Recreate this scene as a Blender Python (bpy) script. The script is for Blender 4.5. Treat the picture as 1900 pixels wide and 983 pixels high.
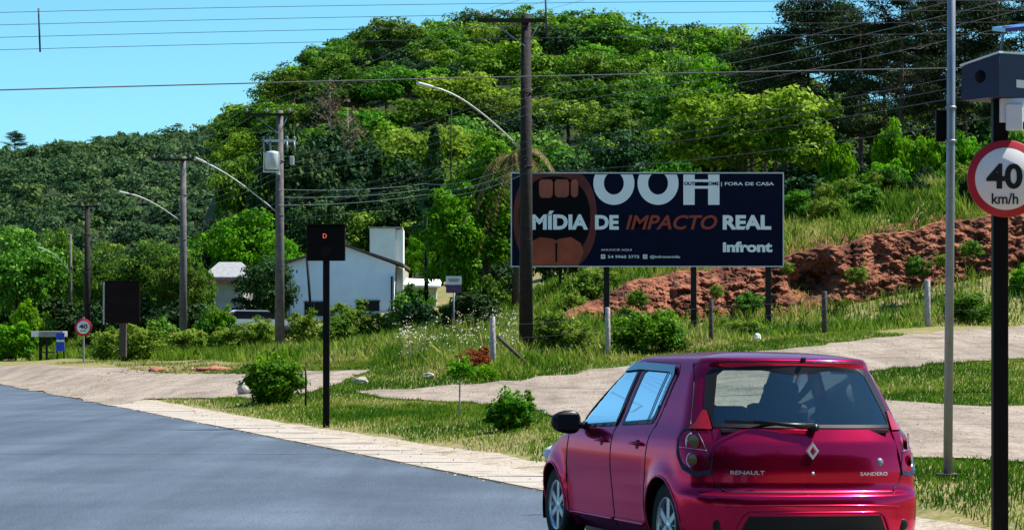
import bpy, bmesh, math, random
import numpy as np
from mathutils import Vector, Matrix, noise
from mathutils.geometry import delaunay_2d_cdt
from math import radians as R_, sin, cos, pi, sqrt

for o in list(bpy.data.objects): bpy.data.objects.remove(o)
S = bpy.context.scene
C = S.collection
rng = np.random.default_rng(7)
random.seed(7)

# ------------------------------------------------------------------ camera, sky, sun, exposure
F, H, HY, CX = 2400.0, 1.6, 626.0, 950.0          # layout focal length (px at 1900 wide), eye height, horizon row
KY = 2.0      # the lens is twice as long as the layout unit: depths are doubled once, when everything stands
cam = bpy.data.cameras.new('camera'); camo = bpy.data.objects.new('camera', cam); C.objects.link(camo)
cam.sensor_width = 36; cam.lens = 36*F*KY/1900; cam.shift_y = (HY-491.5)/1900
camo.location = (0, 0, H); camo.rotation_euler = (R_(90), 0, 0)
cam.clip_start = .1; cam.clip_end = 9000
S.camera = camo
SUN_EL, SUN_AZ = 58, 78
w = bpy.data.worlds.new('World'); S.world = w; w.use_nodes = True
nt = w.node_tree; nt.nodes.clear()
sky = nt.nodes.new('ShaderNodeTexSky'); sky.sky_type = 'NISHITA'; sky.sun_disc = False
sky.sun_elevation = R_(SUN_EL); sky.sun_rotation = R_(SUN_AZ)
sky.altitude = 300; sky.air_density = 1.0; sky.dust_density = .25; sky.ozone_density = 2.2
tint = nt.nodes.new('ShaderNodeMix'); tint.data_type = 'RGBA'; tint.blend_type = 'MULTIPLY'
tint.inputs[0].default_value = 1; tint.inputs[7].default_value = (.53, .98, 1.12, 1)
bg = nt.nodes.new('ShaderNodeBackground'); bg.inputs[1].default_value = .080
wo = nt.nodes.new('ShaderNodeOutputWorld')
nt.links.new(sky.outputs[0], tint.inputs[6]); nt.links.new(tint.outputs[2], bg.inputs[0]); nt.links.new(bg.outputs[0], wo.inputs[0])
sl = bpy.data.lights.new('sun', 'SUN'); sl.energy = 5.0; sl.angle = R_(.5); sl.color = (1, .95, .86)
so = bpy.data.objects.new('sun', sl); C.objects.link(so)
sv = Vector((sin(R_(SUN_AZ))*cos(R_(SUN_EL)), cos(R_(SUN_AZ))*cos(R_(SUN_EL)), sin(R_(SUN_EL))))
so.rotation_euler = sv.to_track_quat('Z', 'Y').to_euler(); so.location = (0, 0, 80)
S.view_settings.view_transform = 'Standard'; S.view_settings.look = 'None'
S.view_settings.exposure = .95; S.view_settings.gamma = 1
S.render.engine = 'CYCLES'
S.cycles.max_bounces = 6; S.cycles.diffuse_bounces = 2; S.cycles.transparent_max_bounces = 8
S.cycles.use_denoising = True

# ------------------------------------------------------------------ materials
M = {}
TRUE = set()      # meshes already written at their true depth
def node_mat(name):
    m = bpy.data.materials.new(name); m.use_nodes = True
    return m, m.node_tree, m.node_tree.nodes['Principled BSDF']
def mat(name, col, rough=.7, metal=0, var=.15, scale=6, bump=0, spec=.3, coat=0, bscale=None):
    m, t, b = node_mat(name)
    tc = t.nodes.new('ShaderNodeTexCoord')
    n = t.nodes.new('ShaderNodeTexNoise'); n.inputs['Scale'].default_value = scale; n.inputs['Detail'].default_value = 5
    t.links.new(tc.outputs['Object'], n.inputs['Vector'])
    r = t.nodes.new('ShaderNodeValToRGB')
    r.color_ramp.elements[0].position = .3; r.color_ramp.elements[1].position = .7
    r.color_ramp.elements[0].color = (*[c*(1-var) for c in col], 1)
    r.color_ramp.elements[1].color = (*[min(1, c*(1+var)) for c in col], 1)
    t.links.new(n.outputs[0], r.inputs[0]); t.links.new(r.outputs[0], b.inputs['Base Color'])
    b.inputs['Roughness'].default_value = rough; b.inputs['Metallic'].default_value = metal
    b.inputs['Specular IOR Level'].default_value = spec; b.inputs['Coat Weight'].default_value = coat
    b.inputs['Coat Roughness'].default_value = .04
    if bump:
        n2 = n
        if bscale:
            n2 = t.nodes.new('ShaderNodeTexNoise'); n2.inputs['Scale'].default_value = bscale; n2.inputs['Detail'].default_value = 6
            t.links.new(tc.outputs['Object'], n2.inputs['Vector'])
        bp = t.nodes.new('ShaderNodeBump'); bp.inputs['Strength'].default_value = bump; bp.inputs['Distance'].default_value = .05
        t.links.new(n2.outputs[0], bp.inputs['Height']); t.links.new(bp.outputs[0], b.inputs['Normal'])
    M[name] = m; return m
def multi_mat(name, cols, scale, rough=.9, bump=.3, bscale=30, spec=.2, detail=8, fine=0.0, fscale=60, lo=.35, hi=.65):
    """ground-like material: ramp of several real colours over noise, plus fine grain"""
    m, t, b = node_mat(name)
    tc = t.nodes.new('ShaderNodeTexCoord')
    n = t.nodes.new('ShaderNodeTexNoise'); n.inputs['Scale'].default_value = scale; n.inputs['Detail'].default_value = detail
    n.inputs['Roughness'].default_value = .65
    t.links.new(tc.outputs['Object'], n.inputs['Vector'])
    r = t.nodes.new('ShaderNodeValToRGB'); e = r.color_ramp.elements
    while len(e) < len(cols): e.new(.5)
    for i, c in enumerate(cols):
        e[i].position = lo+(hi-lo)*i/(len(cols)-1); e[i].color = (*c, 1)
    t.links.new(n.outputs[0], r.inputs[0])
    out = r.outputs[0]
    n2 = t.nodes.new('ShaderNodeTexNoise'); n2.inputs['Scale'].default_value = fscale; n2.inputs['Detail'].default_value = 3
    t.links.new(tc.outputs['Object'], n2.inputs['Vector'])
    if fine:
        mr = t.nodes.new('ShaderNodeMapRange'); mr.inputs[1].default_value = .3; mr.inputs[2].default_value = .7
        mr.inputs[3].default_value = 1-fine; mr.inputs[4].default_value = 1+fine
        t.links.new(n2.outputs[0], mr.inputs[0])
        mx = t.nodes.new('ShaderNodeMix'); mx.data_type = 'RGBA'; mx.blend_type = 'MULTIPLY'; mx.inputs[0].default_value = 1
        t.links.new(out, mx.inputs[6]); t.links.new(mr.outputs[0], mx.inputs[7]); out = mx.outputs[2]
    t.links.new(out, b.inputs['Base Color'])
    b.inputs['Roughness'].default_value = rough; b.inputs['Specular IOR Level'].default_value = spec
    n3 = t.nodes.new('ShaderNodeTexNoise'); n3.inputs['Scale'].default_value = bscale; n3.inputs['Detail'].default_value = 6
    t.links.new(tc.outputs['Object'], n3.inputs['Vector'])
    bp = t.nodes.new('ShaderNodeBump'); bp.inputs['Strength'].default_value = bump; bp.inputs['Distance'].default_value = .06
    t.links.new(n3.outputs[0], bp.inputs['Height']); t.links.new(bp.outputs[0], b.inputs['Normal'])
    M[name] = m; return m
def leaf_mat(name, cols, trans=.3, ovar=.25, spec=.08, rough=.6):
    """cols: ramp over the per-leaf attribute 'tone'"""
    m, t, b = node_mat(name)
    a = t.nodes.new('ShaderNodeAttribute'); a.attribute_name = 'tone'
    r = t.nodes.new('ShaderNodeValToRGB'); e = r.color_ramp.elements
    while len(e) < len(cols): e.new(.5)
    for i, c in enumerate(cols):
        e[i].position = i/(len(cols)-1); e[i].color = (*c, 1)
    t.links.new(a.outputs['Fac'], r.inputs[0])
    oi = t.nodes.new('ShaderNodeObjectInfo')
    hs = t.nodes.new('ShaderNodeHueSaturation')
    mr = t.nodes.new('ShaderNodeMapRange'); mr.inputs[3].default_value = 1-ovar; mr.inputs[4].default_value = 1+ovar
    t.links.new(oi.outputs['Random'], mr.inputs[0]); t.links.new(mr.outputs[0], hs.inputs['Value'])
    m2 = t.nodes.new('ShaderNodeMath'); m2.operation = 'MULTIPLY'; m2.inputs[1].default_value = 7.31
    m3 = t.nodes.new('ShaderNodeMath'); m3.operation = 'FRACT'
    t.links.new(oi.outputs['Random'], m2.inputs[0]); t.links.new(m2.outputs[0], m3.inputs[0])
    mh = t.nodes.new('ShaderNodeMapRange'); mh.inputs[3].default_value = .5-.03*min(1, ovar*4); mh.inputs[4].default_value = .5+.022*min(1, ovar*4)
    t.links.new(m3.outputs[0], mh.inputs[0]); t.links.new(mh.outputs[0], hs.inputs['Hue'])
    t.links.new(r.outputs[0], hs.inputs['Color'])
    t.links.new(hs.outputs[0], b.inputs['Base Color'])
    b.inputs['Roughness'].default_value = rough; b.inputs['Specular IOR Level'].default_value = spec
    tr = t.nodes.new('ShaderNodeBsdfTranslucent'); t.links.new(hs.outputs[0], tr.inputs[0])
    mx = t.nodes.new('ShaderNodeMixShader'); mx.inputs[0].default_value = trans
    out = t.nodes['Material Output']
    t.links.new(b.outputs[0], mx.inputs[1]); t.links.new(tr.outputs[0], mx.inputs[2]); t.links.new(mx.outputs[0], out.inputs[0])
    M[name] = m; return m

mat('concrete_pole', (.11, .10, .10), .85, var=.3, scale=4, bump=.2)
mat('dark_wood', (.018, .014, .013), .85, var=.35, scale=8, bump=.3)
mat('grey_wood', (.34, .31, .31), .85, var=.3, scale=14, bump=.3)
mat('old_wood', (.075, .06, .052), .9, var=.4, scale=14, bump=.4)
mat('galv', (.22, .25, .30), .45, .5, var=.12, scale=9)
mat('lamp_grey', (.48, .5, .5), .5, .3, var=.1)
mat('black_paint', (.004, .004, .005), .6, var=.3, scale=5, spec=.12)
mat('black_panel', (.003, .003, .004), .6, var=.2, scale=3, spec=.1)
mat('brown_panel', (.010, .005, .006), .6, var=.3, scale=3, spec=.1)
mat('navy_box', (.012, .018, .06), .5, var=.2, scale=5)
mat('edge_metal', (.6, .62, .64), .35, .3, var=.05)
mat('white_plastic', (.72, .72, .76), .45, var=.05)
mat('solar_blue', (.01, .03, .30), .15, var=.2, scale=30, spec=.7)
mat('sign_white', (.74, .74, .76), .45, var=.06, scale=3)
mat('sign_red', (.42, .015, .03), .45, var=.15, scale=6)
mat('sign_black', (.01, .01, .01), .5, var=.1)
mat('sign_purple', (.11, .05, .16), .5, var=.15)
mat('sign_blue', (.01, .06, .5), .4, var=.1)
mat('insulator', (.20, .21, .24), .3, var=.2)
mat('cable', (.03, .035, .06), .6, var=.1)
mat('cable_pale', (.22, .25, .28), .45, .3, var=.1)
mat('navy_vinyl', (.002, .004, .022), .6, var=.2, scale=1.5, spec=.1)
mat('vinyl_white', (.80, .82, .86), .5, var=.03, scale=2)
mat('vinyl_red', (.30, .045, .028), .5, var=.12, scale=2)
mat('vinyl_lip', (.12, .022, .017), .5, var=.35, scale=1.6)
mat('vinyl_tongue', (.30, .058, .026), .5, var=.28, scale=1.8)
mat('vinyl_teeth', (.30, .075, .045), .5, var=.2, scale=2)
mat('vinyl_black', (.002, .002, .003), .6, var=.2, spec=.1)
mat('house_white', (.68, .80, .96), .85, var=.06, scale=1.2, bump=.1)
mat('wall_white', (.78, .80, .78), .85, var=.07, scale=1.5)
mat('wall_cream', (.34, .35, .30), .9, var=.15, scale=2)
mat('roof_dark', (.09, .075, .07), .8, var=.3, scale=6)
mat('roof_pale', (.26, .26, .27), .7, var=.2, scale=5)
mat('window_dark', (.012, .014, .02), .15, var=.2)
mat('rock', (.36, .33, .28), .9, var=.25, scale=9, bump=.5)
mat('bark', (.075, .055, .042), .95, var=.4, scale=9, bump=.5)
mat('bark_grey', (.20, .19, .17), .95, var=.3, scale=9, bump=.4)
mat('terracotta', (.32, .12, .08), .9, var=.3, scale=7, bump=.4)
mat('car_white', (.75, .76, .78), .25, var=.02, coat=.6)
mat('car_pinkred', (.45, .03, .05), .25, var=.05, coat=.6)
mat('tyre', (.012, .012, .013), .8, var=.2, scale=20)
mat('alloy', (.55, .58, .62), .25, .85, var=.08)
mat('trim_black', (.008, .008, .009), .4, var=.1)
mat('interior', (.035, .037, .042), .8, var=.2)
mat('seat_fabric', (.06, .065, .075), .9, var=.2, scale=20)
mat('chrome', (.62, .66, .72), .3, .6, var=.02)
mat('lamp_red', (.34, .004, .008), .12, var=.15, scale=14, coat=1)
mat('lamp_smoke', (.022, .006, .012), .15, var=.6, scale=20, coat=.5)
mat('flower_white', (.55, .52, .40), .8, var=.1)
mat('flower_orange', (.45, .11, .03), .8, var=.3)
mat('visor', (.02, .035, .08), .06, var=.1, coat=1, spec=.8)

def paint_mat():
    m, t, b = node_mat('car_paint')
    tc = t.nodes.new('ShaderNodeTexCoord')
    n = t.nodes.new('ShaderNodeTexNoise'); n.inputs['Scale'].default_value = 2.5; n.inputs['Detail'].default_value = 6
    t.links.new(tc.outputs['Object'], n.inputs['Vector'])
    r = t.nodes.new('ShaderNodeValToRGB')
    r.color_ramp.elements[0].color = (.50, .005, .050, 1); r.color_ramp.elements[1].color = (.60, .009, .068, 1)
    t.links.new(n.outputs[0], r.inputs[0]); t.links.new(r.outputs[0], b.inputs['Base Color'])
    mr = t.nodes.new('ShaderNodeMapRange'); mr.inputs[3].default_value = .15; mr.inputs[4].default_value = .22
    t.links.new(n.outputs[0], mr.inputs[0]); t.links.new(mr.outputs[0], b.inputs['Roughness'])
    b.inputs['Metallic'].default_value = .86
    b.inputs['Coat Weight'].default_value = .3; b.inputs['Specular Tint'].default_value = (1, .5, .75, 1); b.inputs['Coat Roughness'].default_value = .05
    M['car_paint'] = m
paint_mat()
def glass_mat(name, tcol, refl):
    m = bpy.data.materials.new(name); m.use_nodes = True; t = m.node_tree; t.nodes.clear()
    o = t.nodes.new('ShaderNodeOutputMaterial'); tr = t.nodes.new('ShaderNodeBsdfTransparent'); tr.inputs[0].default_value = (*tcol, 1)
    g = t.nodes.new('ShaderNodeBsdfGlossy'); g.inputs['Roughness'].default_value = .03; g.inputs[0].default_value = (.9, .95, 1, 1)
    f = t.nodes.new('ShaderNodeFresnel'); f.inputs[0].default_value = 1.6
    a = t.nodes.new('ShaderNodeMath'); a.operation = 'ADD'; a.inputs[1].default_value = refl; a.use_clamp = True
    mx = t.nodes.new('ShaderNodeMixShader')
    t.links.new(f.outputs[0], a.inputs[0]); t.links.new(a.outputs[0], mx.inputs[0])
    t.links.new(tr.outputs[0], mx.inputs[1]); t.links.new(g.outputs[0], mx.inputs[2]); t.links.new(mx.outputs[0], o.inputs[0])
    M[name] = m
glass_mat('car_glass', (.78, .88, .83), .07)
glass_mat('car_glass_side', (.5, .6, .68), .02)
def lit_mat(name, col, s):
    m = bpy.data.materials.new(name); m.use_nodes = True; b = m.node_tree.nodes['Principled BSDF']
    b.inputs['Base Color'].default_value = (*col, 1); b.inputs['Emission Color'].default_value = (*col, 1); b.inputs['Emission Strength'].default_value = s
    M[name] = m
lit_mat('led_red', (.8, .12, .07), .5)

multi_mat('asphalt', [(.050, .066, .090), (.065, .084, .112), (.083, .105, .137)], .3, rough=.6, bump=.5, bscale=40, spec=.4, fine=.22, fscale=35)
def streaks(m, rot, sc, amt, name='Mapping'):
    """long wear marks along the driving direction, and blotchy patches"""
    t = m.node_tree; b = t.nodes['Principled BSDF']; src = b.inputs['Base Color'].links[0].from_socket
    tc = t.nodes.new('ShaderNodeTexCoord'); mp = t.nodes.new('ShaderNodeMapping'); mp.inputs['Rotation'].default_value = (0, 0, rot); mp.inputs['Scale'].default_value = sc
    n = t.nodes.new('ShaderNodeTexNoise'); n.inputs['Scale'].default_value = 1; n.inputs['Detail'].default_value = 6; n.inputs['Roughness'].default_value = .6
    r = t.nodes.new('ShaderNodeMapRange'); r.inputs[1].default_value = .33; r.inputs[2].default_value = .67; r.inputs[3].default_value = 1-amt; r.inputs[4].default_value = 1+amt
    mx = t.nodes.new('ShaderNodeMix'); mx.data_type = 'RGBA'; mx.blend_type = 'MULTIPLY'; mx.inputs[0].default_value = 1
    t.links.new(tc.outputs['Object'], mp.inputs[0]); t.links.new(mp.outputs[0], n.inputs['Vector']); t.links.new(n.outputs[0], r.inputs[0])
    t.links.new(src, mx.inputs[6]); t.links.new(r.outputs[0], mx.inputs[7]); t.links.new(mx.outputs[2], b.inputs['Base Color'])
streaks(M['asphalt'], R_(-16), (1.3, .05, 1), .22); streaks(M['asphalt'], 0, (.25, .12, 1), .12)
multi_mat('gravel', [(.12, .095, .05), (.22, .172, .135), (.27, .22, .18), (.195, .155, .12), (.28, .235, .195)], .45, rough=.95, bump=.6, bscale=12, fine=.25, fscale=14, lo=.3, hi=.7)
streaks(M['gravel'], R_(80), (1.6, .10, 1), .22)
multi_mat('soil', [(.10, .12, .03), (.22, .18, .08), (.14, .15, .04), (.30, .20, .12)], .45, rough=1, bump=.6, bscale=6, fine=.3, fscale=14)
multi_mat('dirt', [(.035, .014, .009), (.12, .042, .024), (.26, .10, .055), (.07, .028, .018)], 1.1, rough=1, bump=1.0, bscale=5, fine=.4, fscale=7)
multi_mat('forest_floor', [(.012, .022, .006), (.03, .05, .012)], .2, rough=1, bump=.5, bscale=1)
def gutter_mat():
    m = multi_mat('gutter', [(.26, .22, .18), (.38, .33, .28), (.32, .29, .25)], 1.2, rough=.9, bump=.3, bscale=30, fine=.15, fscale=25)
leaf_mat('grass_leaf', [(.035, .11, .006), (.10, .20, .012), (.24, .29, .04), (.46, .37, .16)], .45, .0)
leaf_mat('weed_leaf', [(.03, .08, .006), (.08, .18, .012), (.17, .28, .022), (.30, .33, .06), (.50, .42, .18)], .45, .1)
leaf_mat('hill_leaf', [(.010, .044, .003), (.060, .170, .006), (.20, .38, .014)], .28, .4)
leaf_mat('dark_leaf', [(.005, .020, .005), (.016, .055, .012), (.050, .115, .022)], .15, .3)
leaf_mat('pine_leaf', [(.006, .018, .006), (.018, .042, .009), (.060, .095, .018)], .2, .2)
leaf_mat('bright_leaf', [(.03, .12, .002), (.10, .30, .004), (.24, .50, .008)], .45, .12)
leaf_mat('olive_leaf', [(.035, .10, .004), (.16, .27, .012), (.42, .55, .06)], .4, .12)
leaf_mat('mid_leaf', [(.018, .062, .004), (.085, .20, .014), (.26, .42, .055)], .32, .3)
leaf_mat('haze_leaf', [(.025, .085, .045), (.07, .17, .06), (.16, .28, .06)], .3, .3)  # bluish tint puts the far ridge's haze into the leaf colour
leaf_mat('bush_leaf', [(.016, .06, .003), (.06, .19, .005), (.16, .34, .010)], .4, .1)
leaf_mat('dry_leaf', [(.05, .035, .02), (.12, .08, .04), (.2, .14, .08)], .3, .1)
leaf_mat('palm_leaf', [(.05, .06, .012), (.12, .11, .03), (.20, .17, .05)], .3, .1)
gutter_mat()
# ------------------------------------------------------------------ object helpers
def tag(o, label=None, cat=None, group=None, kind=None):
    if label: o['label'] = label
    if cat: o['category'] = cat
    if group: o['group'] = group
    if kind: o['kind'] = kind
    return o
def empty(name, loc=(0, 0, 0), rz=0, label=None, cat=None, group=None):
    o = bpy.data.objects.new(name, None); C.objects.link(o); o.location = loc; o.rotation_euler = (0, 0, rz)
    o.empty_display_size = .2
    return tag(o, label, cat, group)
def mk(name, verts, faces, m, parent=None, smooth=False, loc=None):
    me = bpy.data.meshes.new(name); me.from_pydata([tuple(v) for v in verts], [], [tuple(f) for f in faces]); me.update()
    for mm in (m if isinstance(m, (list, tuple)) else [m]): me.materials.append(M[mm] if isinstance(mm, str) else mm)
    if smooth: me.polygons.foreach_set('use_smooth', [True]*len(me.polygons))
    o = bpy.data.objects.new(name, me); C.objects.link(o)
    if parent: o.parent = parent
    if loc is not None: o.location = loc
    return o
def copy_tree(o, parent=None):
    c = o.copy(); C.objects.link(c); c.parent = parent
    for ch in [x for x in bpy.data.objects if x.parent == o]: copy_tree(ch, c)
    return c
class MB:
    def __init__(s): s.v = []; s.f = []; s.sm = []
    def add(s, vs, fs, smooth=False):
        k = len(s.v); s.v += [tuple(v) for v in vs]; s.f += [tuple(i+k for i in f) for f in fs]; s.sm += [smooth]*len(fs); return s
    def box(s, c, d, mtx=None, bev=0):
        cx, cy, cz = c; a, b, e = [x/2 for x in d]
        if bev:
            bm = bmesh.new(); bmesh.ops.create_cube(bm, size=1)
            for v in bm.verts: v.co = Vector((v.co.x*d[0], v.co.y*d[1], v.co.z*d[2]))
            bmesh.ops.bevel(bm, geom=bm.edges[:], offset=bev, segments=2, affect='EDGES', profile=.5)
            bm.verts.index_update()
            vs = [v.co.copy() for v in bm.verts]; fs = [[v.index for v in f.verts] for f in bm.faces]; bm.free()
        else:
            vs = [Vector((x, y, z)) for x in (-a, a) for y in (-b, b) for z in (-e, e)]
            fs = [(0, 1, 3, 2), (4, 6, 7, 5), (0, 4, 5, 1), (2, 3, 7, 6), (0, 2, 6, 4), (1, 5, 7, 3)]
        if mtx is not None: vs = [mtx @ v for v in vs]
        return s.add([(v[0]+cx, v[1]+cy, v[2]+cz) for v in vs], fs)
    def tube(s, pts, r, n=8, cap=True):
        pts = [Vector(p) for p in pts]; rs = r if isinstance(r, (list, tuple)) else [r]*len(pts)
        vs = []; up0 = None
        for i, p in enumerate(pts):
            d = (pts[min(i+1, len(pts)-1)]-pts[max(i-1, 0)]).normalized()
            a = d.cross(Vector((0, 0, 1)) if abs(d.z) < .9 else Vector((0, 1, 0))).normalized()
            if up0 is not None and a.dot(up0) < 0: a = -a
            up0 = a; b = d.cross(a).normalized()
            vs += [p+rs[i]*(cos(2*pi*k/n)*a+sin(2*pi*k/n)*b) for k in range(n)]
        fs = [(i*n+k, i*n+(k+1) % n, (i+1)*n+(k+1) % n, (i+1)*n+k) for i in range(len(pts)-1) for k in range(n)]
        s.add(vs, fs, True)
        if cap:
            k = len(s.v)-len(vs); s.f += [tuple(k+i for i in reversed(range(n))), tuple(k+(len(pts)-1)*n+i for i in range(n))]; s.sm += [False, False]
        return s
    def lathe(s, prof, axis='z', n=24, c=(0, 0, 0)):
        vs = []
        for (r, h) in prof:
            for k in range(n):
                a = 2*pi*k/n; p = (r*cos(a), r*sin(a), h)
                if axis == 'x': p = (p[2], p[0], p[1])
                if axis == 'y': p = (p[0], p[2], p[1])
                vs.append((p[0]+c[0], p[1]+c[1], p[2]+c[2]))
        fs = [(i*n+k, i*n+(k+1) % n, (i+1)*n+(k+1) % n, (i+1)*n+k) for i in range(len(prof)-1) for k in range(n)]
        return s.add(vs, fs, True)
    def prism_y(s, poly, y0, y1):
        """poly in (x,z), extruded along y"""
        n = len(poly); vs = [(x, y0, z) for x, z in poly]+[(x, y1, z) for x, z in poly]
        fs = [tuple(range(n)), tuple(reversed(range(n, 2*n)))]+[(i, n+i, n+(i+1) % n, (i+1) % n) for i in range(n)]
        return s.add(vs, fs)
    def build(s, name, m, parent=None, loc=None):
        o = mk(name, s.v, s.f, m, parent, loc=loc)
        o.data.polygons.foreach_set('use_smooth', s.sm); return o
def W(px, py, Y): return Vector(((px-CX)*Y/F, Y, H-(py-HY)*Y/F))

# ------------------------------------------------------------------ terrain
EX, EY = .33, 13.3; ux, uy = -.4985, .8669; nx_, ny_ = .8669, .4985
def dist_road(X, Y): return (X-EX)*nx_+(Y-EY)*ny_
def along(X, Y): return (X-EX)*ux+(Y-EY)*uy
def rp(d, a, z=0): return (EX+d*nx_+a*ux, EY+d*ny_+a*uy, z)
ctrl = [W(*c) for c in [
 (1855, 940, 10), (1758, 885, 12), (945, 802, 19), (606, 788, 22.5), (852, 775, 22), (510, 745, 29), (660, 730, 30), (1000, 750, 26),
 (1130, 690, 33), (915, 704, 33), (1800, 850, 14), (1800, 755, 21), (1800, 680, 29), (1500, 690, 29), (1400, 740, 22),
 (915, 690, 34), (1128, 665, 36), (1319, 640, 38), (1530, 620, 40), (1721, 605, 42), (1950, 590, 44), (2300, 560, 44), (2300, 720, 24), (2300, 900, 12),
 (300, 690, 45), (200, 668, 62), (0, 682, 50), (-300, 668, 75), (520, 660, 50), (340, 658, 61), (162, 662, 80), (690, 686, 36), (560, 690, 38),
 (1070, 600, 44), (1250, 590, 45), (1440, 583, 45.6), (1640, 548, 46.4), (1840, 503, 47.2), (2100, 473, 48),
 (1070, 575, 48), (1160, 530, 48), (1300, 500, 48.2), (1460, 470, 48.4), (1640, 437, 49), (1840, 402, 49.8), (2100, 370, 51),
 (1300, 482, 58), (1500, 405, 60), (1700, 375, 62), (1850, 360, 62), (2100, 340, 64), (1100, 500, 60),
 (640, 580, 75), (640, 640, 55), (750, 640, 45), (850, 600, 55), (100, 640, 95), (500, 585, 80), (380, 600, 85), (960, 560, 62),
 (1100, 470, 85), (1500, 330, 90), (1900, 300, 90), (2600, 280, 90), (700, 540, 100), (300, 575, 110), (-200, 620, 120), (-700, 610, 140)]]
ctrl += [Vector((x, y, z)) for x, y, z in [(25, 5, .6), (60, 10, 3), (80, 40, 8), (20, -20, .4), (60, -40, 1), (0, 120, 9), (60, 120, 17), (-60, 160, 4), (10, 12, .5), (14, 20, .75)]]
cp = np.array([(v.x, v.y) for v in ctrl]); cz = np.array([v.z for v in ctrl])
def kern(r): return np.sqrt(r*r+9.0)
K = kern(np.linalg.norm(cp[:, None]-cp[None], axis=2)); K[np.diag_indices(len(cp))] -= .05
A = np.zeros((len(cp)+1, len(cp)+1)); A[:-1, :-1] = K; A[-1, :-1] = 1; A[:-1, -1] = 1
cw = np.linalg.solve(A, np.append(cz, 0))
def sst(x, a, b):
    t = np.clip((x-a)/(b-a), 0, 1); return t*t*(3-2*t)
SIL_M = np.array([(-2000, 600), (0, 560), (250, 500), (340, 420), (385, 310), (415, 250), (440, 222), (480, 205), (520, 180), (560, 132), (600, 103), (650, 92), (700, 77), (760, 64), (850, 62), (960, 56), (1040, 50), (1090, 42), (1130, 50), (1200, 66), (1300, 82), (1370, 100), (1440, 140), (1500, 180), (1560, 205), (1700, 220), (1900, 225), (2400, 230), (4500, 250)], float)
SIL_F = np.array([(-3000, 480), (-800, 380), (-200, 330), (0, 312), (60, 305), (110, 294), (200, 284), (270, 281), (330, 275), (385, 262), (450, 250), (600, 250), (1200, 300), (3000, 400)], float)
YM, Y0M, YF, Y0F = 190., 92., 420., 240.
def hill_m(X, Y):
    px = CX+F*X/np.maximum(Y, 1.)
    zr = H+(HY-np.interp(px, SIL_M[:, 0], SIL_M[:, 1]))/F*YM-6.6
    t = np.clip((Y-Y0M)/(YM-Y0M), 0, 1)
    z = 3+(zr-3)*np.sin(t*pi/2)**1.1
    z = np.where(Y > YM, zr-(Y-YM)*.18, z)
    return np.where(Y < Y0M, -50, z)
def hill_f(X, Y):
    px = CX+F*X/np.maximum(Y, 1.)
    zr = H+(HY-np.interp(px, SIL_F[:, 0], SIL_F[:, 1]))/F*YF-4.0
    t = np.clip((Y-Y0F)/(YF-Y0F), 0, 1)
    z = 4+(zr-4)*np.sin(t*pi/2)
    z = np.where(Y > YF, zr-(Y-YF)*.12, z)
    return np.where(Y < Y0F, -50, z)
def tz0(X, Y):
    X = np.atleast_1d(np.asarray(X, float)); Y = np.atleast_1d(np.asarray(Y, float))
    Xc = np.clip(X, -130, 110); Yc = np.clip(Y, -60, 160)
    out = np.zeros(X.shape)
    fx, fy = Xc.ravel(), Yc.ravel(); res = np.zeros(fx.size)
    for i in range(0, fx.size, 20000):
        r = np.sqrt((fx[i:i+20000, None]-cp[None, :, 0])**2+(fy[i:i+20000, None]-cp[None, :, 1])**2)
        res[i:i+20000] = kern(r) @ cw[:-1]+cw[-1]
    z = np.maximum(res.reshape(X.shape), -.2)
    d = dist_road(X, Y)
    z = z*sst(d, .6, 2.6)
    h = np.maximum(hill_m(X, Y), hill_f(X, Y))
    h = np.where(h > -40, h*sst(d, 4, 50), h)
    z = np.maximum(z, h)
    return np.where(d < .6, 0, z)
def spaced(lo, a, b, hi, step, g=1.12):
    m = list(np.arange(a, b+1e-6, step)); s = step; x = b
    while x < hi: s *= g; x += s; m.append(x)
    s = step; x = a; l = []
    while x > lo: s *= g; x -= s; l.append(x)
    return np.array(l[::-1]+m)
gx = spaced(-1500, -34, 34, 1500, .6, 1.06); gy = spaced(-300, 4, 64, 2500, .6, 1.05)
GX, GY = np.meshgrid(gx, gy); GZ = tz0(GX, GY)
GZ += np.where((dist_road(GX, GY) > 1.5) & (GY > 80), 1, 0)*0
def tz(x, y):
    i = min(max(np.searchsorted(gx, x)-1, 0), len(gx)-2); j = min(max(np.searchsorted(gy, y)-1, 0), len(gy)-2)
    a = (x-gx[i])/(gx[i+1]-gx[i]); b = (y-gy[j])/(gy[j+1]-gy[j])
    return float((GZ[j, i]*(1-a)+GZ[j, i+1]*a)*(1-b)+(GZ[j+1, i]*(1-a)+GZ[j+1, i+1]*a)*b)
def tzv(x, y):
    i = np.clip(np.searchsorted(gx, x)-1, 0, len(gx)-2); j = np.clip(np.searchsorted(gy, y)-1, 0, len(gy)-2)
    a = (x-gx[i])/(gx[i+1]-gx[i]); b = (y-gy[j])/(gy[j+1]-gy[j])
    return (GZ[j, i]*(1-a)+GZ[j, i+1]*a)*(1-b)+(GZ[j+1, i]*(1-a)+GZ[j+1, i+1]*a)*b
ny, nx = GX.shape
idx = np.arange(nx*ny).reshape(ny, nx)
faces = np.stack([idx[:-1, :-1], idx[:-1, 1:], idx[1:, 1:], idx[1:, :-1]], -1).reshape(-1, 4)
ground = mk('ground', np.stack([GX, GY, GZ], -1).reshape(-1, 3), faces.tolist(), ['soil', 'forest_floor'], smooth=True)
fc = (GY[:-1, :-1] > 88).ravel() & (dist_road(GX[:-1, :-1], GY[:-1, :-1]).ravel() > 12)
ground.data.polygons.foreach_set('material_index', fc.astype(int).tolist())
tag(ground, 'grassy roadside ground rising to wooded hills', kind='structure')

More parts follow.
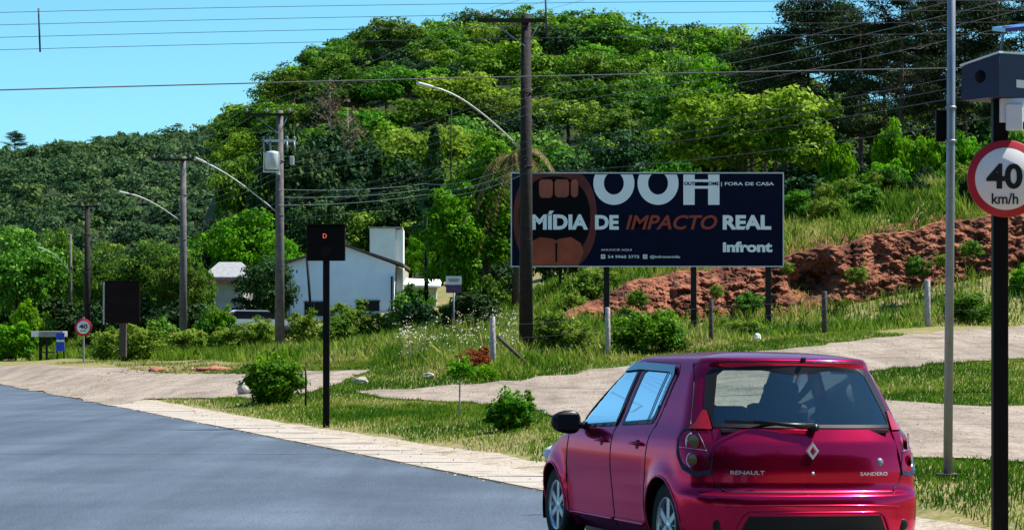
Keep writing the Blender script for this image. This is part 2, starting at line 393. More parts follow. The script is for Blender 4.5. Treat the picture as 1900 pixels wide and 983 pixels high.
def G(px, py, y0=6):
    """where the sight line through a pixel first meets the ground"""
    Ys = np.arange(y0, 160, .05); X = (px-CX)*Ys/F; Z = H-(py-HY)*Ys/F
    below = Z < tzv(X, Ys)
    k = int(np.argmax(below)) if below.any() else len(Ys)-1
    return (float(X[k]), float(Ys[k]))
def densify(poly, step):
    out = []
    for i, p in enumerate(poly):
        q = poly[(i+1) % len(poly)]; n = max(1, int(math.dist(p, q)/step))
        out += [(p[0]+(q[0]-p[0])*k/n, p[1]+(q[1]-p[1])*k/n) for k in range(n)]
    return out
def inpoly(x, y, poly):
    x = np.asarray(x); y = np.asarray(y); c = np.zeros(x.shape, bool); n = len(poly)
    for i in range(n):
        x1, y1 = poly[i]; x2, y2 = poly[i-1]
        if y1 == y2: continue
        c ^= ((y1 > y) != (y2 > y)) & (x < (x2-x1)*(y-y1)/(y2-y1)+x1)
    return c
def drape(name, poly, off, m, step=.45, jitter=.30):
    ring = densify(poly, step)
    ring = [(x+jitter*noise.noise(Vector((x*1.7, y*1.7, 3))), y+2*jitter*noise.noise(Vector((x*1.7, y*1.7, 9)))) for x, y in ring]
    a = np.array(ring); xs = np.arange(a[:, 0].min(), a[:, 0].max(), step); ys = np.arange(a[:, 1].min(), a[:, 1].max(), step)
    X, Y = np.meshgrid(xs, ys); X = X.ravel(); Y = Y.ravel(); k = inpoly(X, Y, ring)
    pts = [Vector(p) for p in ring]+[Vector((x, y)) for x, y in zip(X[k], Y[k])]
    n = len(ring)
    v, e, f, *_ = delaunay_2d_cdt(pts, [], [list(range(n))], 1, 1e-4)
    o = mk(name, [(p.x, p.y, tz(p.x, p.y)+off) for p in v], f, m, smooth=True); return o, ring

RW = 10.5
mb = MB(); la = list(np.arange(-60, 100, 2.))+list(np.arange(100, 700, 12.))
dd = [-RW, -8, -5.5, -3, -1, -.02]
vs = []; fs = []
for i, a in enumerate(la):
    for j, d in enumerate(dd):
        e = .05*noise.noise(Vector((a*1.5, 0, 0)))+(.35*max(0, noise.noise(Vector((a*.9, 5, 0)))) if 19 < a < 36 else 0) if j == len(dd)-1 else 0
        vs.append(rp(d+e, a, .014))
for i in range(len(la)-1):
    for j in range(len(dd)-1): k = i*len(dd)+j; fs.append((k, k+len(dd), k+len(dd)+1, k+1))
la2 = None
tag(mk('road', vs, fs, 'asphalt', smooth=True), 'smooth blue grey asphalt main road in the foreground', kind='structure')
# concrete gutter strip: individual cast slabs seen as transverse bands
mb = MB(); a = -14.
while a < 19.5:
    L = .62+.06*random.random(); dw = .86+.14*random.random(); sk = -.55
    ps = [rp(.0, a), rp(.0, a+L-.04), rp(dw, a+L-.04+sk), rp(dw, a+sk)]
    z1 = .03+.008*random.random()
    k = [(p[0], p[1], z1) for p in ps]+[(p[0], p[1], -.05) for p in ps]
    mb.add(k, [(3, 2, 1, 0), (0, 1, 5, 4), (1, 2, 6, 5), (2, 3, 7, 6), (3, 0, 4, 7)]); a += L
tag(mb.build('pavement', 'gutter'), 'pale ribbed concrete edge strip beside the asphalt', kind='structure')
multi_mat('shoulder_dirt', [(.28, .23, .18), (.38, .32, .26), (.20, .17, .11)], 1.5, rough=1, bump=.5, bscale=20, fine=.25, fscale=18)
mb = MB(); vs = []; fs = []
la = np.arange(-16, 23, .5)
for a in la:
    for d in (-.02, .6, 1.35+.15*noise.noise(Vector((a, 1, 1)))): vs.append((*rp(d, a)[:2], .018 if d < 1 else tz(*rp(d, a)[:2])+.014))
for i in range(len(la)-1):
    for j in range(2): k = i*3+j; fs.append((k, k+3, k+4, k+1))
tag(mk('road_shoulder', vs, fs, 'shoulder_dirt', smooth=True), 'dusty shoulder under the concrete strip', kind='structure')

gA = [G(*p) for p in [(-260, 672), (-100, 677), (0, 680), (120, 681), (230, 684), (300, 694), (460, 696), (560, 692), (690, 686), (665, 698), (640, 706), (600, 722), (560, 732), (460, 741), (265, 741)]]
gA += [rp(.0, 19)[:2], rp(-.1, 30)[:2], rp(-.1, 45)[:2], rp(-.1, 60)[:2]]
gAo, gAr = drape('gravel_road', gA, .03, 'gravel')
tag(gAo, 'pale gravel apron joining the asphalt on the left', kind='structure')
gB = [G(*p) for p in [(660, 728), (760, 722), (900, 713), (1000, 703), (1060, 694), (1130, 684), (1200, 674), (1330, 662), (1500, 645), (1640, 627), (1760, 615), (1900, 607), (2150, 596), (2150, 652), (1900, 668), (1700, 680), (1600, 692), (1540, 710), (1560, 732), (1640, 746), (1760, 754), (1900, 756), (2200, 758), (2200, 880), (1900, 862), (1700, 852), (1400, 830), (1100, 800), (1040, 782), (985, 762), (930, 752), (850, 748), (740, 742)]]
gBo, gBr = drape('gravel_road', gB, .03, 'gravel')
tag(gBo, 'gravel lane forking around a grass strip behind the red car', kind='structure')

# ------------------------------------------------------------------ foliage helpers
def add_tone(me, tone):
    a = me.attributes.new('tone', 'FLOAT', 'FACE'); a.data.foreach_set('value', np.asarray(tone, np.float32))
def quads_mesh(name, V, tone, m, extra=None):
    """V (n,k,3) polygons"""
    n, k, _ = V.shape
    me = bpy.data.meshes.new(name); me.vertices.add(n*k); me.vertices.foreach_set('co', V.reshape(-1).astype(np.float32))
    me.loops.add(n*k); me.loops.foreach_set('vertex_index', np.arange(n*k, dtype=np.int32))
    me.polygons.add(n); me.polygons.foreach_set('loop_start', np.arange(0, n*k, k, dtype=np.int32))
    me.update(calc_edges=True); me.materials.append(M[m] if isinstance(m, str) else m)
    add_tone(me, tone); return me
def rdir(n, rg):
    v = rg.normal(size=(n, 3)); return v/np.linalg.norm(v, axis=1)[:, None]
def leaves_at(P, N, size, rg, asp=.55):
    """rhombic leaf faces at points P facing about N"""
    n = len(P); r = rdir(n, rg); N = N+.9*r; N /= np.linalg.norm(N, axis=1)[:, None]
    t = np.cross(N, rdir(n, rg)); t /= np.linalg.norm(t, axis=1)[:, None]; b = np.cross(N, t)
    s = (size*(.6+.8*rg.random(n)))[:, None]
    return np.stack([P-t*s, P-b*s*asp, P+t*s, P+b*s*asp], 1)
def crown(radii, nclump, per, cr, leaf, seed, low=-.5, inner=.35, shape=None, asp=.55):
    rg = np.random.default_rng(seed); R = np.array(radii, float)
    D = rdir(nclump*3, rg); D = D[D[:, 2] > low][:nclump]; n = len(D)
    rad = np.where(rg.random(n) < inner, .35+.4*rg.random(n), .72+.3*rg.random(n))
    bump = 1+.22*np.sin(D[:, 0]*5+seed)*np.cos(D[:, 1]*4+seed*2)+.10*np.sin(D[:, 2]*9+seed)
    Cc = D*R*(rad*bump)[:, None]
    if shape is not None: Cc = shape(Cc)
    crs = cr*(.6+.8*rg.random(n)); ct = rg.random(n)
    V = []; T = []
    d = rdir(n*per, rg); ci = np.repeat(np.arange(n), per)
    d[:, 2] = np.where(rg.random(len(d)) < .6, np.abs(d[:, 2]), d[:, 2])
    P = Cc[ci]+d*(crs[ci]*(.45+.6*rg.random(len(ci))))[:, None]*np.array([1.15, 1.15, .75])
    V = leaves_at(P, d+np.array([0, 0, .5]), leaf, rg, asp)
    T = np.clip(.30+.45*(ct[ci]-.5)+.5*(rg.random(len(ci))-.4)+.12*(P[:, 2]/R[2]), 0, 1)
    return V, T, Cc
def trunk_mb(mb, h, r, Cc, rg, nb=7, lean=.1, base=(0, 0, 0)):
    top = Vector((lean*h*(rg.random()-.5), lean*h*(rg.random()-.5), h))
    pts = [Vector(base)+Vector((0, 0, -.3)), Vector(base)+top*.35+Vector((.06*h*(rg.random()-.5), 0, 0)), Vector(base)+top*.7, Vector(base)+top]
    mb.tube(pts, [r*1.25, r, r*.75, r*.5], 8)
    if len(Cc):
        for i in rg.choice(len(Cc), min(nb, len(Cc)), replace=False):
            s = pts[1].lerp(pts[3], .25+.7*rg.random()); e = Vector(Cc[i])
            m_ = s.lerp(e, .5)+Vector((0, 0, -.08*h)); mb.tube([s, m_, e], [r*.4, r*.25, r*.08], 5)
def tree_meshes(name, radii, h, nclump, per, cr, leaf, m, seed, r=.16, low=-.5, bark='bark', nb=8, inner=.35, asp=.55):
    """returns (trunk mesh, crown mesh); crown centre sits at height h"""
    V, T, Cc = crown(radii, nclump, per, cr, leaf, seed, low, inner, asp=asp)
    V[:, :, 2] += h; Cc = Cc+np.array([0, 0, h])
    rg = np.random.default_rng(seed+99); mb = MB(); trunk_mb(mb, h+radii[2]*.3, r, Cc, rg, nb)
    me = bpy.data.meshes.new('trunk'); me.from_pydata(mb.v, [], mb.f); me.materials.append(M[bark]); me.polygons.foreach_set('use_smooth', [True]*len(mb.f))
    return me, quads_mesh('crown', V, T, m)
def put_tree(tm, cm, loc, sc, rz, label, group=None, cat='tree', name='broadleaf_tree', crown_name='crown'):
    t = empty(name, loc, rz, label, cat, group)
    a = bpy.data.objects.new('trunk', tm); b = bpy.data.objects.new(crown_name, cm)
    for o in (a, b): C.objects.link(o); o.parent = t
    t.scale = sc if isinstance(sc, tuple) else (sc, sc, sc); return t
def on_ground(px, Y): x = (px-CX)*Y/F; return x, Y, tz(x, Y)

# ------------------------------------------------------------------ forest on the main hill: individual trees
hill_protos = []
for k in range(6):
    mname = ['hill_leaf', 'hill_leaf', 'dark_leaf', 'hill_leaf', 'mid_leaf', 'olive_leaf'][k]
    V, T, Cc = crown((3.0+.5*(k % 3), 3.0+.4*(k % 2), 2.3), 54, 75, .80, .17, 40+k, low=-.3)
    V[:, :, 2] += 3.6
    me = quads_mesh('canopy_tree', V, T, mname)
    # trunk joined to the same small mesh (a tree of a few pixels)
    mb = MB(); trunk_mb(mb, 4., .2, Cc+np.array([0, 0, 3.6]), np.random.default_rng(k), 3)
    bm = bmesh.new(); bm.from_mesh(me)
    tl = bm.faces.layers.float.get('tone')
    vv = [bm.verts.new(v) for v in mb.v]
    for f in mb.f:
        try: nf = bm.faces.new([vv[i] for i in f]); nf.material_index = 1
        except ValueError: pass
    bm.to_mesh(me); bm.free(); me.materials.append(M['bark']); hill_protos.append(me)
cands = []
rg = np.random.default_rng(5)
Yr = 96.
while Yr < 196:
    pitch = (4.3+.006*Yr)
    px = 395 - 20*rg.random()
    while px < 1960:
        Yj = Yr+rg.uniform(-2.2, 2.2)
        cands.append((px, Yj)); px += pitch*F/Yr*(.8+.4*rg.random())
    Yr += 5.6
vis = []
horizon = {}
for px, Y in cands:          # keep the trees a passer-by can see: front to back running skyline per direction
    x = (px-CX)*Y/F; z = tz(x, Y)
    if z < 2.5: continue
    top = HY-(z+6.2-H)*F/Y
    if px < 400 and Y > 120: continue
    b = int(px//40); hi = min(horizon.get(b, 480), horizon.get(b-1, 480)+0, 999)
    lim = 470 if px < 950 else (330 if px < 1450 else 300)
    if top > lim: continue
    vis.append((px, Y, x, z, top))
random.seed(3)
vis.sort(key=lambda t: t[1])
print('hill candidates', len(vis))
far_extra = []
if len(vis) > 300:
    keep = vis[:]
    # the largest-showing 300 as individuals (the skyline rows and the front), the rest as one mass
    order = sorted(range(len(vis)), key=lambda i: (vis[i][1] > 178) * -1 + random.random()*.6 + vis[i][1]/400)
    sel = set(order[:300]); far_extra = [v for i, v in enumerate(vis) if i not in sel]; vis = [v for i, v in enumerate(vis) if i in sel]
for i, (px, Y, x, z, top) in enumerate(vis):
    k = int(noise.noise(Vector((px*.006, Y*.03, 0)))*3+random.random()*4+1.2) % 6
    o = bpy.data.objects.new('canopy_tree', hill_protos[k]); C.objects.link(o)
    s = random.uniform(.85, 1.25); o.location = (x, Y, z-.4); o.scale = (s*1.08, s*1.08, s*random.uniform(.8, 1.05)); o.rotation_euler = (0, 0, random.random()*6.28)
    look = ['rounded green', 'broad green', 'dark green', 'leafy green', 'fresh mid green', 'yellow green'][k]
    zone = 'crest' if Y > 172 else 'upper part' if Y > 145 else 'middle' if Y > 118 else 'foot'
    side = 'main hill, far left shoulder' if px < 560 else 'main hill, left flank' if px < 800 else 'main hill left of the billboard' if px < 960 else 'hill above the mouth picture' if px < 1120 else 'hill above the billboard lettering' if px < 1300 else 'hill flank left of the pines' if px < 1480 else 'slope behind the pines'
    tag(o, f'{look} tree on the {zone} of the {side}', 'tree', f'forest trees, {zone} of the {side}')
def mass(name, pts, m, leaf, per, radii, label, seed, tonesh=None):
    Vs = []; Ts = []
    for i, (x, y, z, s) in enumerate(pts):
        V, T, _ = crown([r*s for r in radii], per[0], per[1], per[2]*s, leaf*s, seed+i % 9, low=-.2)
        a = random.random()*6.28; c_, s_ = cos(a), sin(a); Vr = V.copy(); Vr[:, :, 0] = V[:, :, 0]*c_-V[:, :, 1]*s_; Vr[:, :, 1] = V[:, :, 0]*s_+V[:, :, 1]*c_
        Vr += np.array([x, y*KY, z]); Vs.append(Vr); Ts.append(np.clip(T+.3*(random.random()-.5), 0, 1))
    o = bpy.data.objects.new(name, quads_mesh(name, np.concatenate(Vs), np.concatenate(Ts), m)); C.objects.link(o); TRUE.add(o.name)
    return tag(o, label, 'woodland', kind='stuff')
if far_extra:
    mass('forest', [(x, Y, z+2.9, random.uniform(.9, 1.2)) for px, Y, x, z, top in far_extra], 'hill_leaf', .2, (22, 60, 1.0), (3.2, 3.2, 2.5), 'rest of the dense green forest filling the hillside', 400)
pts = []
for Y in np.arange(250, 425, 11.):
    px = -60
    while px < 460:
        x = (px-CX)*Y/F; z = tz(x, Y)
        if z > 6: pts.append((x+random.uniform(-2, 2), Y+random.uniform(-3, 3), z+2.6, random.uniform(1.1, 1.7)))
        px += 7.0*F/Y*random.uniform(.7, 1.2)
mass('forest', pts, 'haze_leaf', .34, (16, 48, 1.2), (3.4, 3.4, 2.7), 'bluish green forest on the distant ridge at the left', 500)
# unseen leaf mass added behind the viewpoint to darken reflections in the car
pts = [(random.uniform(-60, 75), random.uniform(-26, -14), random.uniform(2, 17), random.uniform(2.1, 3.0)) for _ in range(120)]
mass('woodland', pts, 'dark_leaf', .7, (26, 18, 1.3), (3.6, 3.6, 3.6), 'dark woodland across the road behind the viewpoint', 600)

#SECTION2
# ------------------------------------------------------------------ eroded dirt bank
def bank():
    base = [W(*p) for p in [(1040, 606, 43.8), (1150, 604, 44.3), (1250, 600, 44.8), (1440, 592, 45.4), (1640, 558, 46.2), (1840, 512, 47.0), (2150, 476, 47.8)]]
    top = [W(*p) for p in [(1040, 585, 44.6), (1150, 532, 45.4), (1250, 507, 46.0), (1440, 478, 46.1), (1640, 434, 46.8), (1840, 399, 47.6), (2150, 365, 48.4)]]
    n, m = 440, 80; vs = []
    for i in range(n+1):
        t = i/n*6; k = min(int(t), 5); u = t-k
        b = base[k].lerp(base[k+1], u); tp = top[k].lerp(top[k+1], u)
        for j in range(m+1):
            v = j/m; p = b.lerp(tp, v)
            p.y += -.12*sin(pi*v) 
            q = Vector((p.x, p.z*1.3, p.y*.3))
            d = noise.multi_fractal(q*.8, 1., 2.1, 5)*.16-.12+abs(noise.noise(Vector((q.x*1.2, q.y*2.0, 0))))*.22+noise.noise(Vector((q.x*3.2, q.y*5, 2)))*.13+abs(noise.noise(q*7))*.13+noise.noise(q*17)*.06
            pxl = CX+F*p.x/p.y
            cave = math.exp(-((pxl-1505)/42)**2-((v-.50)/.27)**2)
            cave2 = math.exp(-((pxl-1622)/13)**2-((v-.70)/.3)**2)*.6
            gl = noise.noise(Vector((p.x*.9, 4, 0))); d -= max(0, .25-abs(gl))*1.3*(.4+.6*v); p.z += .22*noise.noise(Vector((p.x*.8, 1, 1)))*v+.09*noise.noise(Vector((p.x*3.1, 1, 1)))*v
            p.y += -.7*d*sin(pi*min(1, max(0, v)))**.4+.9*cave+.4*cave2
            if j == m: p.z += .02; p.y += .1
            if j == 0: p.z -= .35
            vs.append(p)
        for dy in (.5, 1.4, 2.6, 3.6): vs.append(Vector((p.x*(1+dy/p.y), p.y+dy, tz(p.x, p.y+dy)+(.12 if dy < 3 else -.2) if dy > 1 else max(p.z-.05, tz(p.x, p.y+dy)+.05))))
    m += 4
    fs = [(i*(m+1)+j, (i+1)*(m+1)+j, (i+1)*(m+1)+j+1, i*(m+1)+j+1) for i in range(n) for j in range(m)]
    o = mk('dirt_bank', vs, fs, 'dirt', smooth=False)
    tag(o, 'eroded reddish brown earth bank cut into the slope', kind='structure')
bank()

# ------------------------------------------------------------------ text
def text_geo(s, size, width=None, bold=0., shear=0., ext=.004, align='LEFT', space=1.0):
    cu = bpy.data.curves.new('t', 'FONT'); cu.body = s; cu.size = size; cu.offset = bold; cu.shear = shear; cu.extrude = ext
    cu.align_x = align; cu.space_character = space; cu.resolution_u = 4
    o = bpy.data.objects.new('t', cu); C.objects.link(o)
    dg = bpy.context.evaluated_depsgraph_get(); me = bpy.data.meshes.new_from_object(o.evaluated_get(dg))
    vs = [v.co.copy() for v in me.vertices]; fs = [tuple(p.vertices) for p in me.polygons]
    bpy.data.objects.remove(o); bpy.data.curves.remove(cu)
    if width and vs:
        x0 = min(v.x for v in vs); x1 = max(v.x for v in vs); k = width/(x1-x0)
        for v in vs: v.x = (v.x-x0)*k if align == 'LEFT' else v.x*k
    return vs, fs
def text_obj(name, s, size, m, parent, loc, width=None, bold=0., shear=0., ext=.004, align='LEFT', rx=90, mtx=None, height=None):
    vs, fs = text_geo(s, size, width, bold, shear, ext, align)
    if height:
        z0 = min(v.y for v in vs); z1 = max(v.y for v in vs)
        for v in vs: v.y = (v.y-z0)*height/(z1-z0)
    o = mk(name, vs, fs, m, parent); o.location = loc; o.rotation_euler = (R_(rx), 0, 0)
    return o

# ------------------------------------------------------------------ billboard
def billboard():
    YB = 43.0; k = YB/F
    bw, bh = 9.0, 3.06
    root = empty('billboard', W(950, 493, YB), R_(0), 'wide dark blue billboard with an open mouth and large pale lettering, on wooden posts', 'billboard')
    def p(px, py): return (px-950)*k, (493-py)*k       # board coordinates in metres
    b = MB(); b.box((bw/2, .06, bh/2), (bw, .05, bh)); b.build('panel', 'navy_vinyl', root)
    fr = MB()
    fr.box((bw/2, .05, bh+.022), (bw+.06, .12, .04)); fr.box((bw+.022, .05, bh/2), (.04, .12, bh)); fr.box((-.022, .05, bh/2), (.04, .12, bh)); fr.box((bw/2, .05, -.02), (bw+.06, .11, .035))
    fr.build('frame', 'edge_metal', root)
    bk = MB()
    for z in (.3, 1.5, 2.7): bk.box((bw/2, .16, z), (bw-.1, .1, .14))
    bk.build('batten', 'old_wood', root)
    for px, py in ((976, 600), (1126, 600), (1288, 590), (1427, 580)):
        x = (px-950)*k; l = MB(); zg = tz(root.location.x+x, YB+.3)-root.location.z
        l.box((x, .28, (zg-.4+bh-.2)/2), (.19, .15, bh-.2-zg+.4), bev=.01); l.build('post', 'dark_wood', root)
    # mouth picture printed at the left
    def clipx(poly): return [(min(max(x, .012), bw-.012), min(max(z, .012), bh-.012)) for x, z in poly]
    def disc(cx, cz, rx, rz, pw=2.0, n=72, a0=0, a1=2*pi): 
        return [(cx+rx*math.copysign(abs(cos(a))**(2/pw), cos(a)), cz+rz*math.copysign(abs(sin(a))**(2/pw), sin(a))) for a in np.linspace(a0, a1, n, endpoint=False)]
    def flat(name, poly, m, y, par=root): 
        b = MB(); b.prism_y(clipx(poly), y-.004, y+.003); return b.build(name, m, par)
    mc, mz = p(1030, 405)
    mouth = flat('mouth_picture', disc(mc, mz, 1.39, 1.78, 2.3), 'vinyl_lip', .026)
    flat('mouth_opening', disc(mc-.02, mz+.03, 1.19, 1.36, 2.3), 'vinyl_black', .018, mouth)
    x, z = p(1032, 452)
    tp = [(x-.98, .012), (x-1.0, z-.3), (x-.90, z+.02), (x-.55, z+.22), (x-.1, z+.16), (x, z+.1), (x+.1, z+.16), (x+.5, z+.22), (x+.82, z+.02), (x+.92, z-.3), (x+.72, .012)]
    flat('tongue', tp, 'vinyl_tongue', .010, mouth)
    flat('tongue_groove', [(x-.02, z-.62), (x+.03, z-.6), (x+.035, z+.02), (x-.03, z+.02)], 'vinyl_black', .002, mouth)
    for px0, px1, z0 in ((1000, 1026, 367), (1029, 1056, 366), (1059, 1073, 366)):
        a, zb = p(px0, z0); c, zt = p(px1, 333)
        g = [(a+.06, zt), (c-.06, zt), (c, zt-.1), (c-.01, zb+.08), (c-.08, zb), (a+.08, zb), (a+.01, zb+.08), (a, zt-.1)]
        flat('tooth', g, 'vinyl_teeth', .010, mouth)
    # OOH, cut by the top edge
    lt = MB()
    def ring(cx, cz, rx, rz, ix, iz):
        zt = bh-.03; vs = []; n = 96
        for a in np.linspace(0, 2*pi, n, endpoint=False):
            o = (cx+rx*cos(a), cz+rz*sin(a)); i = (cx+ix*cos(a), cz+iz*sin(a))
            vs.append((o, i))
        for q in range(n):
            (o1, i1), (o2, i2) = vs[q], vs[(q+1) % n]
            poly = [o1, o2, i2, i1]
            poly = [(x_, min(z_, zt)) for x_, z_ in poly]
            if max(z_ for _, z_ in poly)-min(z_ for _, z_ in poly) < 1e-4: continue
            if all(abs(z_-zt) < 1e-5 for _, z_ in poly): continue
            lt.add([(x_, .016, z_) for x_, z_ in poly], [(3, 2, 1, 0)])
    for c_ in (1139, 1221):
        cx, cz = p(c_, 340); ring(cx, cz, 38*k, 40*k, 18.5*k, 21*k)
    def bx(x0, y0, x1, y1):
        a, zb = p(x0, y1); c, zt = p(x1, y0); zt = min(zt, bh-.03)
        lt.box(((a+c)/2, .020, (zb+zt)/2), (c-a, .014, zt-zb))
    bx(1268, 322, 1289, 380); bx(1314, 322, 1335, 380); bx(1289.2, 333, 1313.8, 338); bx(1289.2, 345, 1313.8, 350)
    lt.build('lettering', 'vinyl_white', root)
    def T(s, px0, px1, base, capz, m, bold=.02, shear=0, y=.004, italic=False):
        x0, z = p(px0, base); x1, _ = p(px1, base)
        return text_obj('lettering', s, 1.0, m, root, (x0, y, z), width=x1-x0, bold=bold, shear=shear, ext=.004, height=capz*k)
    T('MÍDIA', 987, 1091, 426, 35, 'vinyl_white', .045)
    T('DE', 1104, 1148, 426, 27, 'vinyl_white', .045)
    T('IMPACTO', 1161, 1331, 426, 27, 'vinyl_red', .022, .25)
    T('REAL', 1341, 1431, 426, 27, 'vinyl_white', .045)
    T('infront', 1341, 1433, 468, 20, 'vinyl_white', .045)
    T('OUT OF HOME', 1269, 1334, 344, 6.5, 'navy_vinyl', .02)
    T('| FORA DE CASA', 1338, 1436, 346, 8, 'vinyl_white', .015)
    T('ANUNCIE AQUI', 1115, 1172, 466, 4.5, 'vinyl_white', .0)
    T('54 9960 3775', 1128, 1186, 479, 5.5, 'vinyl_white', .01)
    T('@infrontmidia', 1206, 1262, 480, 6.5, 'vinyl_white', .01)
    for px in (1115, 1193):
        a, z = p(px, 480); s = 8*k; ic = MB(); t_ = .03
        for q in ((s/2, t_/2, s, t_), (s/2, s-t_/2, s, t_)): ic.box((a+q[0], .004, z+q[1]), (q[2], .006, q[3]))
        for q in ((t_/2, s/2, t_, s-2*t_-.002), (s-t_/2, s/2, t_, s-2*t_-.002)): ic.box((a+q[0], .004, z+q[1]), (q[2], .006, q[3]))
        ic.box((a+s/2, .004, z+s/2), (.05, .006, .05)); ic.build('icon', 'vinyl_white', root)
billboard()

# ------------------------------------------------------------------ poles and overhead lines
def rot2(x, y, a): return (x*cos(a)-y*sin(a), x*sin(a)+y*cos(a))
def utility_pole(px, Y, top_py, label, wd, mshaft='concrete_pole', arm=1.95, armoff=-.55, lamp=None, transformer=False, lean=0, name='utility_pole', zg=None):
    x = (px-CX)*Y/F; z0 = tz(x, Y) if zg is None else zg; top = H-(top_py-HY)*Y/F; h = top-z0
    r = empty(name, (x, Y, z0), 0, label, 'utility pole', 'utility poles along the road')
    m = MB(); m.tube([(0, 0, -.5), (0, 0, h*.5), (lean*h, 0, h)], [wd/2*1.08, wd/2*.94, wd/2*.72], 14)
    for q in np.arange(1.2, h-1, 2.1): m.lathe([(wd*.46, q), (wd*.49, q+.01), (wd*.49, q+.05), (wd*.46, q+.06)], n=14)
    m.build('shaft', mshaft, r)
    tops = []
    if arm:
        a = MB(); za = h-.18
        a.box((armoff*arm+arm/2-.0, -.16, za), (arm, .1, .11))
        a.build('crossarm', 'dark_wood', r)
        br = MB(); br.tube([(armoff*arm+arm*.22, -.17, za-.05), (0, -.15, za-.75)], .018, 6); br.tube([(0, -.15, za-.75), (min(.55, armoff*arm+arm*.9), -.17, za-.05)], .018, 6); br.build('brace', 'galv', r)
        for fx in (.04, .46, .93):
            i = MB(); xx = armoff*arm+arm*fx
            i.lathe([(.012, 0), (.012, .06), (.05, .07), (.06, .10), (.03, .12), (.045, .14), (.03, .18), (0, .19)], n=10, c=(xx, -.16, za+.05)); i.build('insulator', 'insulator', r)
            tops.append(Vector((x+xx, Y-.16, z0+za+.25)))
    if lamp:
        (ax, ay), (bx_, by_), zb = lamp
        s = Vector(((ax-px)*Y/F, -.1, H-(ay-HY)*Y/F-z0)); Yl = Y-2.0
        e = Vector(((bx_-px)*Y/F, -1.6, H-(by_-HY)*Y/F-z0))
        pts = []
        for i in range(11):
            t = i/10; p = s.lerp(e, t); p.z += zb*4*t*(1-t)*(.6+.5*t); pts.append(p)
        m = MB(); m.tube(pts, .024, 8); arm_o = m.build('lamp_arm', 'lamp_grey', r)
        d = (pts[-1]-pts[-2]).normalized(); lm = MB(); q = pts[-1]
        ex = d; ey = Vector((0, 0, 1)).cross(ex).normalized(); ez = ex.cross(ey)
        mt = Matrix((ex, ey, ez)).transposed(); 
        lm.box(q+ex*.26, (.5, .15, .07), mt, bev=.025); lm.build('lamp_head', 'lamp_grey', arm_o)
    if transformer:
        t = MB(); zt = H-(300-HY)*Y/F-z0; tx = -.24
        t.lathe([(0, -.35), (.26, -.33), (.28, -.3), (.28, .28), (.26, .33), (.1, .38), (0, .39)], n=20, c=(tx, -.42, zt))
        to = t.build('transformer', 'lamp_grey', r)
        fr = MB()
        for dx in (-.3, .28): fr.box((tx+dx, -.74, zt-.05), (.04, .04, .75))
        fr.box((tx, -.74, zt-.44), (.66, .05, .05)); fr.box((0, -.5, zt-.5), (.1, .6, .08)); fr.build('cradle', 'edge_metal', to)
        a2 = MB(); z2 = H-(262-HY)*Y/F-z0
        a2.box((0, -.2, z2), (1.25, .09, .09)); a2.build('equipment_arm', 'lamp_grey', r)
        for dx in (-.6, -.35, .3, .58):
            f = MB(); f.tube([(dx, -.26, z2-.02), (dx+.04, -.36, z2-.42)], .035, 8); f.lathe([(.03, 0), (.06, .03), (.03, .06), (.06, .1), (.02, .14)], n=8, c=(dx, -.22, z2+.03)); f.build('fuse_cutout', 'insulator', r)
        mb2 = MB(); mb2.box((.5, -.25, zt+.02), (.16, .14, .34), bev=.02); mb2.build('junction_box', 'lamp_grey', r)
    return r, tops
poleA, tA = utility_pole(976, 37, 28, 'tall dark utility pole with a crossarm standing in front of the billboard', .38, 'dark_wood', arm=1.98, armoff=-.70, lamp=((965, 275), (806, 172), .28))
poleB, tB = utility_pole(519, 50, 205, 'grey concrete utility pole carrying a transformer beside the white house', .36, arm=1.85, armoff=-.72, lamp=((512, 392), (392, 308), .15), transformer=True)
poleC, tC = utility_pole(340, 61, 290, 'grey concrete utility pole with a crossarm, left of the transformer pole', .36, arm=1.9, armoff=-.75, lamp=((335, 410), (248, 363), .2))
poleD, tD = utility_pole(162, 80, 378, 'dark utility pole rising behind the small round speed sign', .42, 'dark_wood', arm=2.1, armoff=-.6)
poleE, tE = utility_pole(131, 92, 435, 'slim pole with a curved lamp arm next to the bus shelter', .26, arm=0, lamp=((131, 505), (88, 463), .3))
poleF, tF = utility_pole(79, 100, 430, 'thin dark pole behind the bus shelter', .26, 'dark_wood', arm=0)
poleG, tG = utility_pole(24, 100, 470, 'pale thin pole at the far left edge of the trees', .26, arm=0)
poleH, tH = utility_pole(791, 60, 400, 'thin black wooden pole left of the small two colour sign', .2, 'black_paint', arm=0)
poleI, tI = utility_pole(837, 78, 205, 'very thin dark mast in front of the wooded hill', .12, 'black_paint', arm=0)
# neighbouring pole just outside the frame on the right carries the same lines
poleN, tN = utility_pole(1970, 23.5, -305, 'tall dark utility pole beyond the right edge', .36, 'dark_wood', arm=1.98, armoff=-.70)
def cat(a, b, sag, n=16):
    return [a.lerp(b, i/n)-Vector((0, 0, sag*4*(i/n)*(1-i/n))) for i in range(n+1)]
def line(label, groups, r, m, group='overhead lines along the road'):
    root = empty('overhead_line', groups[0][0], 0, label, 'cable', group)
    off = root.location.copy()
    for path in groups:
        mb = MB()
        for i in range(len(path)-1):
            L = (path[i+1]-path[i]).length; mb.tube([p-off for p in cat(path[i], path[i+1], L*.012)], r, 5, cap=False)
        mb.build('conductor', m, root)
    return root
line('three thin wires joining the crossarms at the pole tops', [[tN[i], tA[i], tB[i], tC[i], tD[i]] for i in range(3)], .0045, 'cable_pale')
def attach(pole, z, dx=0): return pole.location+Vector((dx, -.28, z))
